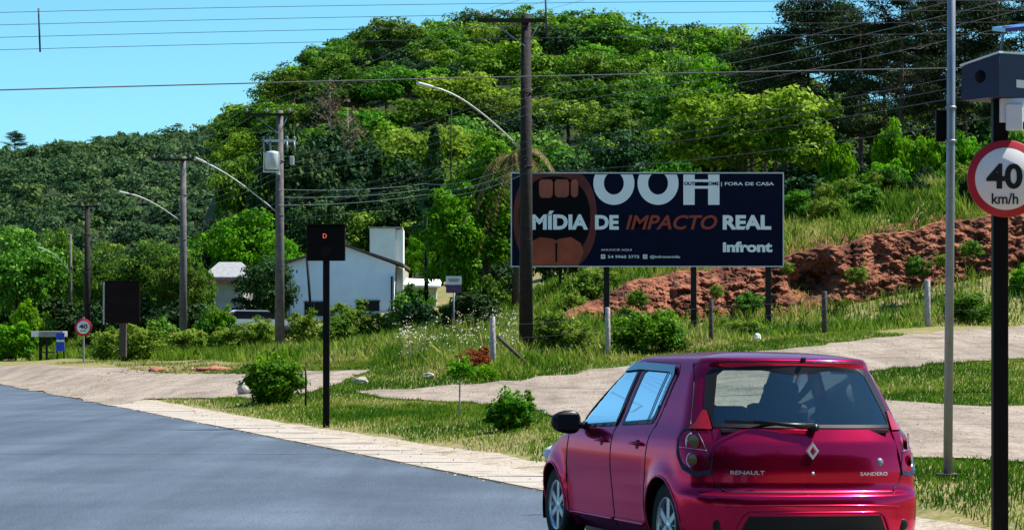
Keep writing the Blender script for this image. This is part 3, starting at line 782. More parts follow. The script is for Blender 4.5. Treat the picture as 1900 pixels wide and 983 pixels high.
for zs, lab, r, m in (((7.6, 7.35, 7.1, 6.85), 'four stacked wires strung below the crossarms of the roadside poles', .0045, 'cable_pale'), ((6.1, 5.9, 5.7, 5.2), 'sagging bundle of dark communication cables lowest on the roadside poles', .009, 'cable')):
    line(lab, [[attach(poleN, z), attach(poleA, z), attach(poleB, z), attach(poleC, z*.98), attach(poleD, z)] for z in zs], r, m)
line('thin wires leading from the transformer pole to the black pole by the house', [[attach(poleB, 6.4-.3*i), attach(poleH, 6.6-.25*i), attach(poleA, 5.6-.2*i)] for i in range(3)], .007, 'cable_pale')
# four wires crossing overhead with spacer bars
def crossing():
    YL = 18.; k = YL/F
    root = empty('overhead_line', W(71, 20, YL), 0, 'four stacked wires with vertical spacer bars crossing high over the whole view', 'cable'); off = root.location.copy()
    for i, (a, b) in enumerate(((22, 2), (45, 22), (68, 44), (91, 66))):
        A_ = W(-2600, a+30, YL); B_ = W(4200, b-96, YL); mb = MB(); pts = []
        for q in range(61):
            t = q/60; px = -2600+6800*t; s = (px-71)/940
            pts.append(W(px, a+(b-a)*s*.8-6*(s*(1-s)), YL)-off)
        mb.tube(pts, .0038, 5, cap=False); mb.build('conductor', 'cable', root)
    for px, t, b in ((71, 15, 96), (1013, -12, 70)):
        mb = MB(); mb.tube([W(px-1, t, YL)-off+Vector((0, .03, 0)), W(px+2, b, YL)-off+Vector((0, .03, 0))], .013, 6); mb.build('spacer', 'cable', root)
    root2 = empty('overhead_line', W(0, 167, 20), 0, 'single thick black cable crossing the sky at the left', 'cable'); off = root2.location.copy()
    mb = MB(); mb.tube([W(px, 167-(px/600)*16+1.6e-5*(px-300)**2*.2, 20+.004*px)-off for px in range(-2400, 4200, 200)], .011, 6, cap=False); mb.build('conductor', 'cable', root2)
crossing()

# ------------------------------------------------------------------ road signs
def facing_disc(mb, c, r, th, n=56):
    mb.lathe([(0, -th), (r-.004, -th), (r, -th+.004), (r, th), (0, th)], 'y', n, c)
def speed_sign(name, px, cy, base_py, Y, dia, label, txt_small=True, post_w=.117, full=False):
    x = (px-CX)*Y/F; z0 = H-(base_py-HY)*Y/F; zc = H-(cy-HY)*Y/F-z0
    r = empty(name, (x, Y, z0), 0, label, 'road sign')
    return r, zc
r40, zc = speed_sign('speed_camera_sign', 1855, 333, 940, 10, .6, 'black post with a round red rimmed 40 km/h sign under a blue camera box')
kk = 10/F
m = MB(); m.box((0, 0, 1.58), (.117, .10, 3.76), bev=.006); m.build('post', 'black_paint', r40)
xo = 8*kk
m = MB(); facing_disc(m, (xo, -.075, zc), 71.5*kk, .008); plate = m.build('sign_plate', 'sign_red', r40)
m = MB(); facing_disc(m, (xo, -.087, zc), 57.5*kk, .003); m.build('sign_face', 'sign_white', plate)
text_obj('numerals', '40', 1, 'sign_black', plate, (xo-37*kk, -.093, zc-19*kk), width=67*kk, bold=.03, height=47*kk, ext=.002)
text_obj('unit', 'km/h', 1, 'sign_black', plate, (xo-27*kk, -.093, zc-47*kk), width=49*kk, bold=.012, height=20*kk, ext=.002)
mt = Matrix.Rotation(R_(-48), 4, 'Z')
bz = 2.0+(0)
zb = H-(145-HY)*kk-r40.location.z
# camera housing: a cabinet turned so that one corner faces the viewer, its lid sloping down to the left
def hz(py): return H-(py-HY)*kk-r40.location.z
def hx(px): return (px-1855)*kk
cor = [(hx(1843), -.24), (hx(1785), .02), (hx(1868), .30), (hx(1928), .05)]; bt_ = [184, 187, 186, 184]; tp_ = [106, 124, 118, 103]
m = MB(); m.add([(x_, y_, hz(b_)) for (x_, y_), b_ in zip(cor, bt_)]+[(x_, y_, hz(t_)) for (x_, y_), t_ in zip(cor, tp_)], [(0, 1, 2, 3), (0, 4, 5, 1), (1, 5, 6, 2), (2, 6, 7, 3), (3, 7, 4, 0), (7, 6, 5, 4)]); hs = m.build('camera_housing', 'navy_box', r40)
cc = (sum(c_[0] for c_ in cor)/4, sum(c_[1] for c_ in cor)/4); big_ = [(cc[0]+(x_-cc[0])*1.05, cc[1]+(y_-cc[1])*1.05) for x_, y_ in cor]
m = MB(); m.add([(x_, y_, hz(t_)+.003) for (x_, y_), t_ in zip(big_, tp_)]+[(x_, y_, hz(t_)+.018) for (x_, y_), t_ in zip(big_, tp_)], [(0, 1, 2, 3), (0, 4, 5, 1), (1, 5, 6, 2), (2, 6, 7, 3), (3, 7, 4, 0), (7, 6, 5, 4)]); m.build('lit_edge_lid', 'edge_metal', hs)  # bright lid colour stands for light on the box's top edge
ax_ = math.atan2(cor[3][1]-cor[0][1], cor[3][0]-cor[0][0])
m = MB(); m.box((hx(1889), (cor[0][1]+cor[3][1])/2+.012, hz(158)), (.095, .008, .06), Matrix.Rotation(ax_, 4, 'Z')); m.build('label_plate', 'white_plastic', hs)
al_ = math.atan2(cor[0][1]-cor[1][1], cor[0][0]-cor[1][0]); Ml = Matrix.Rotation(al_, 4, 'Z')
m = MB(); m.lathe([(0, -.014), (.04, -.014), (.05, 0), (.05, .01), (0, .01)], 'y', 18); m.v = [tuple(Ml @ Vector(q)+Vector((hx(1814), (cor[0][1]+cor[1][1])/2, hz(145)))) for q in m.v]; m.build('lens_port', 'black_panel', hs)
m = MB(); m.box((.075, -.09, H-(207-HY)*kk-r40.location.z), (.18, .07, 44*kk), bev=.006); m.box((.085, -.14, H-(221-HY)*kk-r40.location.z), (.125, .035, 48*kk), bev=.006); m.build('equipment_box', 'white_plastic', r40)
m = MB(); m.tube([(0, 0, 3.4), (.03, 0, H-(52-HY)*kk-r40.location.z), (.34, 0, H-(50-HY)*kk-r40.location.z)], .018, 8); m.build('panel_bracket', 'galv', r40)
Mp = Matrix.Rotation(R_(8), 4, 'Y') @ Matrix.Rotation(R_(20), 4, 'X')
m = MB(); m.box((.27, .05, H-(47-HY)*kk-r40.location.z), (.54, .5, .03), Matrix.Rotation(R_(-6), 4, 'Y') @ Matrix.Rotation(R_(8), 4, 'X')); m.build('solar_panel', 'solar_blue', r40)

x, Y = (1758-CX)*12/F, 12.; z0 = H-(885-HY)*12/F
gp = empty('metal_pole', (x, Y, z0), 0, 'slim grey galvanized metal pole left of the 40 km/h sign', 'pole')
m = MB(); m.tube([(0, 0, -.3), (.03, 0, 3.0), (.045, 0, 6.2)], [.043, .040, .035], 14); m.build('shaft', 'galv', gp)
for z_ in (.02,):
    m = MB(); m.box((0, 0, .02), (.2, .2, .03)); m.build('base_plate', 'old_wood', gp)
kz = 12/F
m = MB(); m.box((.0, .09, H-(232-HY)*kz-z0), (.19, .07, 60*kz), bev=.01); m.build('backing_box', 'black_panel', gp)
for zz in (200, 262):
    m = MB(); m.lathe([(.044, -.012), (.052, -.012), (.052, .012), (.044, .012)], n=14, c=(.03, 0, H-(zz-HY)*kz-z0)); m.build('clamp', 'galv', gp)

def display_board(px, base, Y, l, t, r_, b, label, letter=True, pw=12, pm='black_paint', bm='black_panel'):
    x = (px-CX)*Y/F; k = Y/F; z0 = H-(base-HY)*k; z0g = min(z0, tz(x, Y))
    e = empty('speed_display', (x, Y, z0), 0, label, 'road sign')
    top = H-(t+4-HY)*k-z0
    m = MB(); m.box((0, .06, (top-.3)/2), (pw*k, pw*k, top+.3), bev=.005); m.build('post', pm, e)
    cx = ((l+r_)/2-px)*k; cz = H-((t+b)/2-HY)*k-z0
    m = MB(); m.box((cx, -.05, cz), ((r_-l)*k, .11, (b-t)*k), bev=.012); bd = m.build('display_panel', bm, e)
    m = MB(); m.box((cx, -.075, cz+(b-t)*k/2+.012), ((r_-l)*k+.05, .20, .022)); m.build('visor_hood', bm, bd)
    return e, bd, cx, cz, k, z0
e, bd, cx, cz, k, z0 = display_board(605, 788, 22.5, 570, 419, 641, 484, 'square black electronic display on a black post, lit with a small red D')
text_obj('led_letter', 'D', 1, 'led_red', bd, (-5*k+.01*k, -.109, H-(442-HY)*k-z0), width=7*k, height=8*k, ext=.002)
m = MB(); m.lathe([(0, -.004), (10*k, -.004), (11*k, .0), (0, .004)], 'y', 24, (cx, -.108, cz-.12)); m.build('sensor_window', 'brown_panel', bd)
e, bd, cx, cz, k, z0 = display_board(228, 648, 52, 195, 522, 260, 599, 'large dark brown square panel on a post among the left bushes', bm='brown_panel', pm='old_wood', pw=12)
m = MB()
for dx in (-36, -30): m.box((dx*k, .04, cz-.05), (.05, .05, 1.7))
for q in np.arange(-.7, .8, .2): m.box((-33*k, .04, cz+q), (.10, .03, .03))
m.build('ladder_frame', 'lamp_grey', e)

# small 40 sign at left
Y = 55.; k = Y/F; x = (155-CX)*k; z0 = H-(662-HY)*k
e = empty('speed_sign', (x, Y, z0), 0, 'small round red rimmed speed limit sign at the gravel edge beside the dark pole', 'road sign')
m = MB(); m.box((0, 0, .7), (.07, .07, 2.0)); m.build('post', 'grey_wood', e)
zc = H-(607-HY)*k-z0
m = MB(); facing_disc(m, (0, -.05, zc), 16*k, .01, 36); pl = m.build('sign_plate', 'sign_red', e)
m = MB(); facing_disc(m, (0, -.064, zc), 12*k, .003, 36); m.build('sign_face', 'sign_white', pl)
text_obj('numerals', '40', 1, 'sign_black', pl, (-8*k, -.072, zc-3*k), width=16*k, height=9*k, bold=.03, ext=.002)
text_obj('unit', 'km/h', 1, 'sign_black', pl, (-5*k, -.072, zc-8*k), width=10*k, height=3.6*k, bold=.01, ext=.002)

# small white and purple notice sign
Y = 46.; k = Y/F; x = (842-CX)*k; z0 = tz(x, Y)
e = empty('notice_sign', (x, Y, z0), 0, 'small sign, white above and purple below, on a thin pale post in the weeds', 'sign')
zt = H-(512-HY)*k-z0
m = MB(); m.tube([(0, .03, -.2), (0, .03, zt-.2)], .028, 8); m.build('post', 'galv', e)
m = MB(); m.box((0, -.02, zt-16*k/2), (29*k, .03, 16*k)); m.build('upper_panel', 'sign_white', e)
m = MB(); m.box((0, -.02, zt-16*k-7.7*k), (29*k, .03, 15*k)); m.build('lower_panel', 'sign_purple', e)
m = MB(); m.box((0, -.04, zt-6.5*k), (21*k, .008, 1.6*k)); m.box((0, -.04, zt-9.8*k), (17*k, .008, 1.2*k)); m.build('printed_band', 'sign_black', e)
m = MB(); m.lathe([(0, -.004), (4*k, -.004), (4*k, .004), (0, .004)], 'y', 3, (0, -.04, zt-23.5*k)); m.build('printed_mark', 'vinyl_teeth', e)

# bus shelter and blue sign
Y = 74.; k = Y/F; x = (92-CX)*k; z0 = tz(x, Y)
e = empty('bus_shelter', (x, Y, z0), R_(0), 'low bus shelter with a flat pale roof beside the blue sign at the far left', 'bus shelter')
zt = H-(613-HY)*k-z0
m = MB(); m.box((0, 0, zt-.2), (58*k, 1.6, .34), bev=.03); m.build('roof', 'roof_pale', e)
m = MB(); m.box((-22.5*k, -.81, zt-.2), (13*k, .03, .30)); m.build('roof_fascia', 'white_plastic', e)
for dx in (-18, -3, 24):
    m = MB(); m.box((dx*k, .2 if dx == -18 else -.4, (zt-.4)/2), (5*k if dx == -18 else 3.5*k, .15, zt-.36)); m.build('post', 'dark_wood', e)
m = MB(); m.box((-2*k, .3, .45), (34*k, .4, .07)); m.build('bench', 'old_wood', e)
Y = 70.; k = Y/F; x = (112-CX)*k; z0 = tz(x, Y)
e = empty('bus_stop_sign', (x, Y, z0), 0, 'bright blue two part sign in front of the bus shelter', 'sign')
zt = H-(617-HY)*k-z0
m = MB(); m.tube([(-.18, .05, -.1), (-.18, .05, zt)], .04, 8); m.tube([(.18, .05, -.1), (.18, .05, zt)], .04, 8); m.build('post', 'dark_wood', e)
m = MB(); m.box((0, -.02, zt-6*k), (15*k, .05, 11*k)); m.build('upper_panel', 'sign_blue', e)
m = MB(); m.box((0, -.02, zt-26*k), (15*k, .05, 16*k)); m.build('lower_panel', 'sign_blue', e)
m = MB(); m.box((0, -.06, zt-15*k), (14*k, .02, 3.5*k)); m.build('white_band', 'white_plastic', e)

# ------------------------------------------------------------------ buildings
def P_(px, py, Y, o): 
    v = W(px, py, Y)-o; return v
def white_house():
    Y = 72.; k = Y/F; o = W(640, 582, Y); zg = min(tz(o.x-4, Y), tz(o.x+3, Y), o.z)-1.2
    r = empty('house', o, 0, 'white gabled house in blue shade with a dark roof edge, behind the bushes', 'house')
    def q(px, py): return (px-640)*k, (582-py)*k
    prof = [q(533, 484), q(640, 453), q(742, 487)]
    bx0, bx1 = prof[0][0], q(728, 0)[0]; zb = zg-o.z
    D = 9.0
    poly = [(bx0, zb), (q(728, 0)[0], zb), (q(733, 0)[0], prof[2][1]-.12), (prof[1][0], prof[1][1]-.12), (bx0, prof[0][1]-.12)]
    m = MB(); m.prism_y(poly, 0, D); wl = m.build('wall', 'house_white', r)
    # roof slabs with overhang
    m = MB(); T = .14
    for a, b in ((q(524, 487), q(640, 452)), (q(640, 452), q(749, 489))):
        m.prism_y([(a[0], a[1]-T), (b[0], b[1]-T), b, a], -.35, D+.35)
    m.build('roof', 'roof_dark', r)
    for x0, x1, y0, y1 in ((565, 601, 561, 586), (661, 704, 559, 577)):
        a, zt = q(x0, y0); b, z_ = q(x1, y1)
        m = MB(); m.box(((a+b)/2, -.02, (zt+z_)/2), (b-a, .05, zt-z_)); w_ = m.build('window', 'window_dark', r)
        m = MB(); m.box(((a+b)/2, -.06, (zt+z_)/2), (.06, .04, zt-z_)); m.box(((a+b)/2, -.05, zt+.04), (b-a+.1, .07, .06)); m.build('frame', 'roof_dark', w_)
    a, zt = q(537, 500); m = MB(); m.tube([(a, -.06, zb), (a, -.06, zt)], .05, 8); m.build('downpipe', 'roof_pale', r)
    a, zt = q(727, 513); m = MB(); m.box((a, -.05, (zt+zb)/2), (.1, .08, zt-zb)); m.build('post', 'dark_wood', r)
    # side porch on the right and the tall white block behind
    a, zt = q(733, 490); b, _ = q(746, 0)
    m = MB(); m.box(((a+b)/2+.02, D/2+.3, (zt+zb)/2-.1), (b-a-.02, D-1.2, zt-zb-.3)); m.build('side_wall', 'wall_cream', r)
white_house()
Y = 80.; k = Y/F
o = W(715, 486, Y); r = empty('water_tower', o, 0, 'tall plain white block rising behind the right end of the house', 'building')
zt = (486-424)*k; zb = tz(o.x, Y)-o.z-.5
m = MB(); m.box((-.95+.78, 1.0, (zt+zb)/2), ((730-685)*k*1.05, 2.2, zt-zb)); m.build('wall', 'wall_white', r)
m = MB(); m.box((.86, 1.1, (zt+zb)/2-.03), (14*k, 2.0, zt-zb-.06)); m.build('side_wall', 'wall_white', r)
m = MB(); m.box((0, 1.0, zt+.05), (63*k, 2.4, .1)); m.build('cap', 'roof_pale', r)
Y = 84.; k = Y/F
o = W(415, 560, Y); r = empty('house', o, 0, 'small cream house with a pale hipped roof half hidden by trees', 'house')
def q(px, py): return (px-415)*k, (560-py)*k
zb = tz(o.x, Y)-o.z-1; a, ze = q(390, 514); b, _ = q(452, 0)
m = MB(); m.box(((a+b)/2, 3, (ze+zb)/2), (b-a, 6, ze-zb)); m.build('wall', 'wall_cream', r)
m = MB(); a0, b0 = a-.5, b+.5; zr = q(0, 484)[1]
m.add([(a0, -.5, ze), (b0, -.5, ze), (b0, 6.5, ze), (a0, 6.5, ze), (a0+.8, 2.4, zr), (b0-.9, 2.4, zr), (a0, -.5, ze-.14), (b0, -.5, ze-.14), (b0, 6.5, ze-.14), (a0, 6.5, ze-.14)],
      [(0, 1, 5, 4), (1, 2, 5), (2, 3, 4, 5), (3, 0, 4), (6, 7, 1, 0), (7, 8, 2, 1), (8, 9, 3, 2), (9, 6, 0, 3), (9, 8, 7, 6)]); m.build('roof', 'roof_pale', r)
m = MB(); m.box(((a+b)/2, -.52, ze-.24), (b-a+.9, .04, .2)); m.build('fascia', 'terracotta', r)
Y = 70.; k = Y/F; o = W(783, 560, Y); r = empty('shed', o, 0, 'low shed with a pale sloping roof among bushes right of the house', 'shed')
zb = tz(o.x, Y)-o.z-.5
m = MB(); m.box((0, 1.5, (.85+zb)/2), (1.5, 2.6, .85-zb)); m.build('wall', 'wall_cream', r)
m = MB(); m.box((0, 1.4, .98+.08), (2.0, 3.4, .10), Matrix.Rotation(R_(7), 4, 'X') @ Matrix.Rotation(R_(2), 4, 'Y')); m.build('roof', 'wall_white', r)

# parked cars near the houses, a few pixels each
def tiny_car(px, py, Y, mt_, label, rz):
    o = W(px, py, Y); r = empty('parked_car', (o.x, Y, tz(o.x, Y)), rz, label, 'car', 'cars parked by the houses')
    h = max(0, o.z-1.42-tz(o.x, Y)); r.location.z += h
    m = MB(); prof = [(-2, .3), (2, .3), (2.05, .7), (1.8, .88), (1.05, .95), (-1.9, .98), (-2.05, .7)]
    m.prism_y(prof, -.82, .82); m.build('body', mt_, r)
    m = MB(); m.prism_y([(-1.75, .97), (1.0, .94), (.35, 1.36), (-1.4, 1.38)], -.72, .72); cb = m.build('windows', 'window_dark', r)
    m = MB(); m.prism_y([(-1.5, 1.36), (.42, 1.34), (.25, 1.43), (-1.35, 1.45)], -.70, .70); m.build('roof', mt_, r)
    for x in (-1.25, 1.25):
        for y in (-.8, .8):
            m = MB(); m.lathe([(0, -.1), (.3, -.1), (.32, -.06), (.32, .06), (.3, .1), (0, .1)], 'y', 16, (x, y, .32)); m.build('wheel', 'tyre', r)
tiny_car(483, 581, 68, 'car_white', 'white car parked near the house, its roof showing above the bushes', R_(15))
tiny_car(437, 590, 69, 'car_pinkred', 'pinkish red car parked left of the white car behind bushes', R_(60))

# ------------------------------------------------------------------ fence along the bank
def fence():
    ps = [(915, 690, 587, 34, 'grey_wood', .16), (1128, 667, 570, 36, 'grey_wood', .15), (1319, 642, 555, 38, 'old_wood', .13), (1530, 622, 540, 40, 'old_wood', .17), (1721, 607, 519, 42, 'grey_wood', .19), (1990, 592, 508, 44, 'old_wood', .17)]
    o = W(915, 690, 34); r = empty('fence', o, 0, 'old wire fence of weathered grey and dark posts along the grassy bank', 'fence')
    tops = []
    for px, b, t, Y, mt_, wd in ps:
        v = W(px, b, Y)-o; h = (b-t)*Y/F; m = MB(); lx = random.uniform(-.04, .04)
        m.tube([(v.x, v.y, v.z-.4), (v.x+lx*.3, v.y, v.z+h*.5), (v.x+lx, v.y+lx, v.z+h-.02), (v.x+lx, v.y+lx, v.z+h)], [wd/2*1.05, wd/2, wd/2*.95, wd/2*.8], 7); m.build('post', mt_, r)
        tops.append((v, h))
    for f in (.35, .6, .85):
        m = MB()
        for (a, ha), (b, hb) in zip(tops, tops[1:]): m.tube([p+Vector((0, -.1, 0)) for p in cat(a+Vector((0, 0, ha*f)), b+Vector((0, 0, hb*f)), .06, 8)], .003, 4, cap=False)
        m.build('wire', 'cable', r)
    m = MB(); v = tops[0][0]; m.tube([v+Vector((.1, .1, .95)), v+Vector((.85, .5, .25))], .05, 6); m.build('brace', 'old_wood', r)
fence()
def stake(px, base, top, Y, wd, label, m_, name='stake'):
    x = (px-CX)*Y/F; z0 = H-(base-HY)*Y/F; h = (base-top)*Y/F
    e = empty(name, (x, Y, z0), 0, label, 'stake'); m = MB(); m.tube([(0, 0, -.3), (.01, 0, h*.6), (-.01, 0, h)], [wd/2, wd/2*.9, wd/2*.7], 7); m.build('shaft', m_, e)
stake(567, 735, 680, 27.5, .045, 'short thin dark stake in the lawn right of the round bush', 'black_paint')
m = MB(); o = W(577, 572, 66); e = empty('leaning_pole', (o.x, 66, tz(o.x, 66)), 0, 'dark pole leaning in front of the white house wall', 'pole')
m.tube([(.1, 0, -.3), (-.2, 0, H-(478-HY)*66/F-e.location.z)], .07, 7); m.build('shaft', 'black_paint', e)

# rocks
def rock(px, py, Y, s, label, mt_='rock', name='rock', flat=.6, seed=0):
    x, y = G(px, py) if Y is None else ((px-CX)*Y/F, Y)
    bm = bmesh.new(); bmesh.ops.create_icosphere(bm, subdivisions=3, radius=1)
    for v in bm.verts:
        n = noise.noise(v.co*1.3+Vector((seed*7, 0, 0)))*.35+noise.noise(v.co*3+Vector((0, seed*3, 0)))*.12
        v.co = Vector((v.co.x*s[0], v.co.y*s[1], v.co.z*s[2]))*(1+n)
    me = bpy.data.meshes.new(name); bm.to_mesh(me); bm.free(); me.materials.append(M[mt_])
    o = bpy.data.objects.new(name, me); C.objects.link(o); o.location = (x, y, tz(x, y)+s[2]*.45); return o
tag(rock(670, 712, None, (.2, .16, .12), '', seed=1), 'pale boulder at the tip of the weedy verge between gravel lanes', 'rock')
tag(rock(795, 702, None, (.16, .13, .11), '', seed=2), 'small pale stone among the weeds left of the fence post', 'rock')
tag(rock(845, 700, None, (.14, .12, .09), '', seed=5), 'small stone by the sapling at the lane edge', 'rock')
tag(rock(455, 733, None, (.2, .16, .2), '', seed=3), 'pale stone at the left foot of the round bush', 'rock')
tag(rock(290, 690, None, (.25, .2, .12), '', 'terracotta', seed=4), 'reddish clod of earth beside the gravel at the left', 'rock')
tag(rock(395, 688, None, (.6, .3, .11), '', 'terracotta', seed=6), 'long heap of reddish rubble along the far gravel edge', 'rubble')
x, y = (1405-CX)*38.5/F, 38.5
o = rock(1405, 628, 38.5, (.12, .12, .15), '', 'white_plastic', 'white_ball', seed=8); o.location.z = H-(628-HY)*38.5/F
tag(o, 'rounded white object lying in the grass below the fence', 'litter')

rg_ = np.random.default_rng(12); V_ = []
for i in range(420):
    px = rg_.choice([300, 395])+rg_.normal()*38; x, y = G(px, 688+rg_.normal()*3.2); s_ = rg_.uniform(.02, .09); a = rdir(4, rg_)*s_; c0 = np.array([x, y*KY, tz(x, y)+.03]); a[:, 2] *= .7
    V_ += [a[[0, 1, 2]]+c0, a[[0, 2, 3]]+c0, a[[0, 3, 1]]+c0, a[[1, 2, 3]]+c0]
leaf_mat('crumb', [(.16, .06, .04), (.34, .15, .09), (.40, .30, .22)], 0, 0)
o = bpy.data.objects.new('rubble', quads_mesh('rubble', np.array(V_), rg_.random(len(V_)), 'crumb')); C.objects.link(o); TRUE.add(o.name); tag(o, 'crumbs of reddish earth strewn along the far gravel edge', 'rubble', kind='stuff')

# ------------------------------------------------------------------ trees standing by themselves
big = {
 'broad': tree_meshes('t', (3.6, 3.4, 3.0), 4.6, 120, 90, .85, .17, 'mid_leaf', 11, low=-.7),
 'bright': tree_meshes('t', (3.0, 2.8, 2.4), 3.6, 100, 90, .72, .15, 'bright_leaf', 12, low=-.55),
 'tallbright': tree_meshes('t', (2.1, 2.0, 3.6), 4.8, 110, 90, .62, .14, 'bright_leaf', 13, low=-.9),
 'olive': tree_meshes('t', (5.0, 4.2, 2.9), 5.8, 150, 100, .9, .17, 'olive_leaf', 14, low=-.5),
 'dark': tree_meshes('t', (3.2, 3.2, 3.6), 4.4, 110, 80, .9, .19, 'dark_leaf', 15, low=-.9),
 'hilly': tree_meshes('t', (3.6, 3.4, 3.2), 4.8, 120, 80, .9, .20, 'hill_leaf', 16, low=-.8),
}
def single(kind, px, top_py, Y, wpx, label, group=None, name='broadleaf_tree', rz=None, wz=None):
    tm, cm = big[kind]; x, y, z = on_ground(px, Y)
    vs = np.empty(len(cm.vertices)*3, np.float32); cm.vertices.foreach_get('co', vs); vs = vs.reshape(-1, 3)
    hgt = np.percentile(vs[:, 2], 99.3); wid = np.percentile(vs[:, 0], 99)-np.percentile(vs[:, 0], 1)
    sz = (H-(top_py-HY)*Y/F-z)/hgt; sx = wpx*Y/F/wid
    return put_tree(tm, cm, (x, y, z-.1), (sx, sx, sz), random.random()*6.28 if rz is None else rz, label, group, name=name)
single('olive', 1385, 172, 66, 340, 'broad yellow green tree spreading above the right half of the billboard')
single('tallbright', 905, 258, 54.5, 165, 'bright green leafy tree left of the billboard, behind the tall pole')
single('tallbright', 848, 345, 53.5, 110, 'lower bright green tree hugging the billboard tree on its left')
single('bright', 455, 392, 90, 165, 'vivid green rounded tree above the small cream house')
single('bright', 530, 440, 78, 70, 'vivid green crown edge just left of the white house roof')
single('bright', 770, 440, 82, 60, 'small bright tree between the white tower and the black pole')
grp = 'mid green trees behind the left bushes'
for px, tp, Y, wd, kd, lb in [
 (30, 425, 92, 150, 'broad', 'rounded tree at the far left edge behind the pale pole'),
 (110, 428, 96, 110, 'broad', 'grey green tree behind the bus shelter'),
 (205, 452, 88, 110, 'broad', 'leafy tree behind the dark square panel, left side'),
 (275, 446, 80, 130, 'broad', 'large mid green tree right of the dark square panel'),
 (330, 470, 76, 95, 'broad', 'mid green tree behind the second utility pole'),
 (-60, 430, 100, 140, 'hilly', 'tree cut by the left edge')]:
    single(kd, px, tp, Y, wd, lb, grp)
grp = 'dark trees around the houses'
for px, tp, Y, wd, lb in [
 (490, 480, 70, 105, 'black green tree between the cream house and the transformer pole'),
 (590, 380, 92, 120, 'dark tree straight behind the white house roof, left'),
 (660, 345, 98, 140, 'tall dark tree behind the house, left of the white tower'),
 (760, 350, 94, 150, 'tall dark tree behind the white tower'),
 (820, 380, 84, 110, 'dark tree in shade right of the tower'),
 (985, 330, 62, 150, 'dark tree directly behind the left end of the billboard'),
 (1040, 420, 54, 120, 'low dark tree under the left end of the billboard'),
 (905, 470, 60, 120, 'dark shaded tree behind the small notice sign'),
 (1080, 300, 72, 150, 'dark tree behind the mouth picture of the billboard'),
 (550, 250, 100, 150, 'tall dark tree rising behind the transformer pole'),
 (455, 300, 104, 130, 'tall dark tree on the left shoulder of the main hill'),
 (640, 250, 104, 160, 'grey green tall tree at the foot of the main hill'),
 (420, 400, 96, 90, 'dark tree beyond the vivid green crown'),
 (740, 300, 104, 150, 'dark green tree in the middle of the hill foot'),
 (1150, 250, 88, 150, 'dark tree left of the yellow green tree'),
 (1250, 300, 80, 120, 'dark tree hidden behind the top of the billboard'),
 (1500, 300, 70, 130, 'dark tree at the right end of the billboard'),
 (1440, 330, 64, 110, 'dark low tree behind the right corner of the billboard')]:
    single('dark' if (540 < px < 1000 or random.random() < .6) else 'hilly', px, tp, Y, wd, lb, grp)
single('broad', 1270, 110, 100, 130, 'fresh green tree with a light crown high on the right side of the hill')
single('bright', 1330, 110, 98, 150, 'light green tree top against the sky, left of the pines')
single('bright', 1225, 250, 96, 70, 'light green tree streak on the hill right of the tall pole')

# pines: tall bare trunks with ragged layered crowns
def pine_meshes(seed, h, rr, n):
    rg = np.random.default_rng(seed); mb = MB(); bend = rg.uniform(-.4, .4)
    pts = [Vector((bend*(t**2), bend*.5*t, -.3+(h+.3)*t)) for t in np.linspace(0, 1, 8)]
    mb.tube(pts, [.24*(1-.72*i/7) for i in range(8)], 8)
    Cs = []
    for i in range(n):
        t = .36+.62*rg.random()**.8; a = rg.random()*6.28; L = rr*(1.15-.75*abs(t-.62)/.4)*rg.uniform(.45, 1.1)
        k = int(t*7); s = pts[k].lerp(pts[min(k+1, 7)], t*7-k); e = s+Vector((cos(a)*L, sin(a)*L, L*rg.uniform(.05, .4)))
        mb.tube([s, s.lerp(e, .5)+Vector((0, 0, -.06*L)), e], [.055, .035, .015], 5)
        for f in (.5, .72, .9, 1.02): 
            c = s.lerp(e, f); Cs.append((c.x+rg.normal()*.15, c.y+rg.normal()*.15, c.z+.1+rg.normal()*.1, .34+.42*f*rg.random()+.1))
    Cs.append((*pts[-1], .5)); Cs.append((pts[-1].x, pts[-1].y, pts[-1].z-.6, .6))
    Cs = np.array(Cs); per = 70
    ci = np.repeat(np.arange(len(Cs)), per); d = rdir(len(ci), rg)
    P = Cs[ci, :3]+d*(Cs[ci, 3]*(.3+.8*rg.random(len(ci))))[:, None]*np.array([1.5, 1.5, .62])
    V = leaves_at(P, d+np.array([0, 0, .4]), .15, rg, .30)
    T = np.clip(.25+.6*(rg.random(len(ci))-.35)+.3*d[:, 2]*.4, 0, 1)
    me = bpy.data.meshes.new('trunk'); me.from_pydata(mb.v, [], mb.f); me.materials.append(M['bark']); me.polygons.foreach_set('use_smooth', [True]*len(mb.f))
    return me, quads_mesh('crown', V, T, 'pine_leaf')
pp = [pine_meshes(60+i, 15, 3.8+.4*i, 56+4*i) for i in range(4)]
grp = 'tall dark pines on the slope at the right'
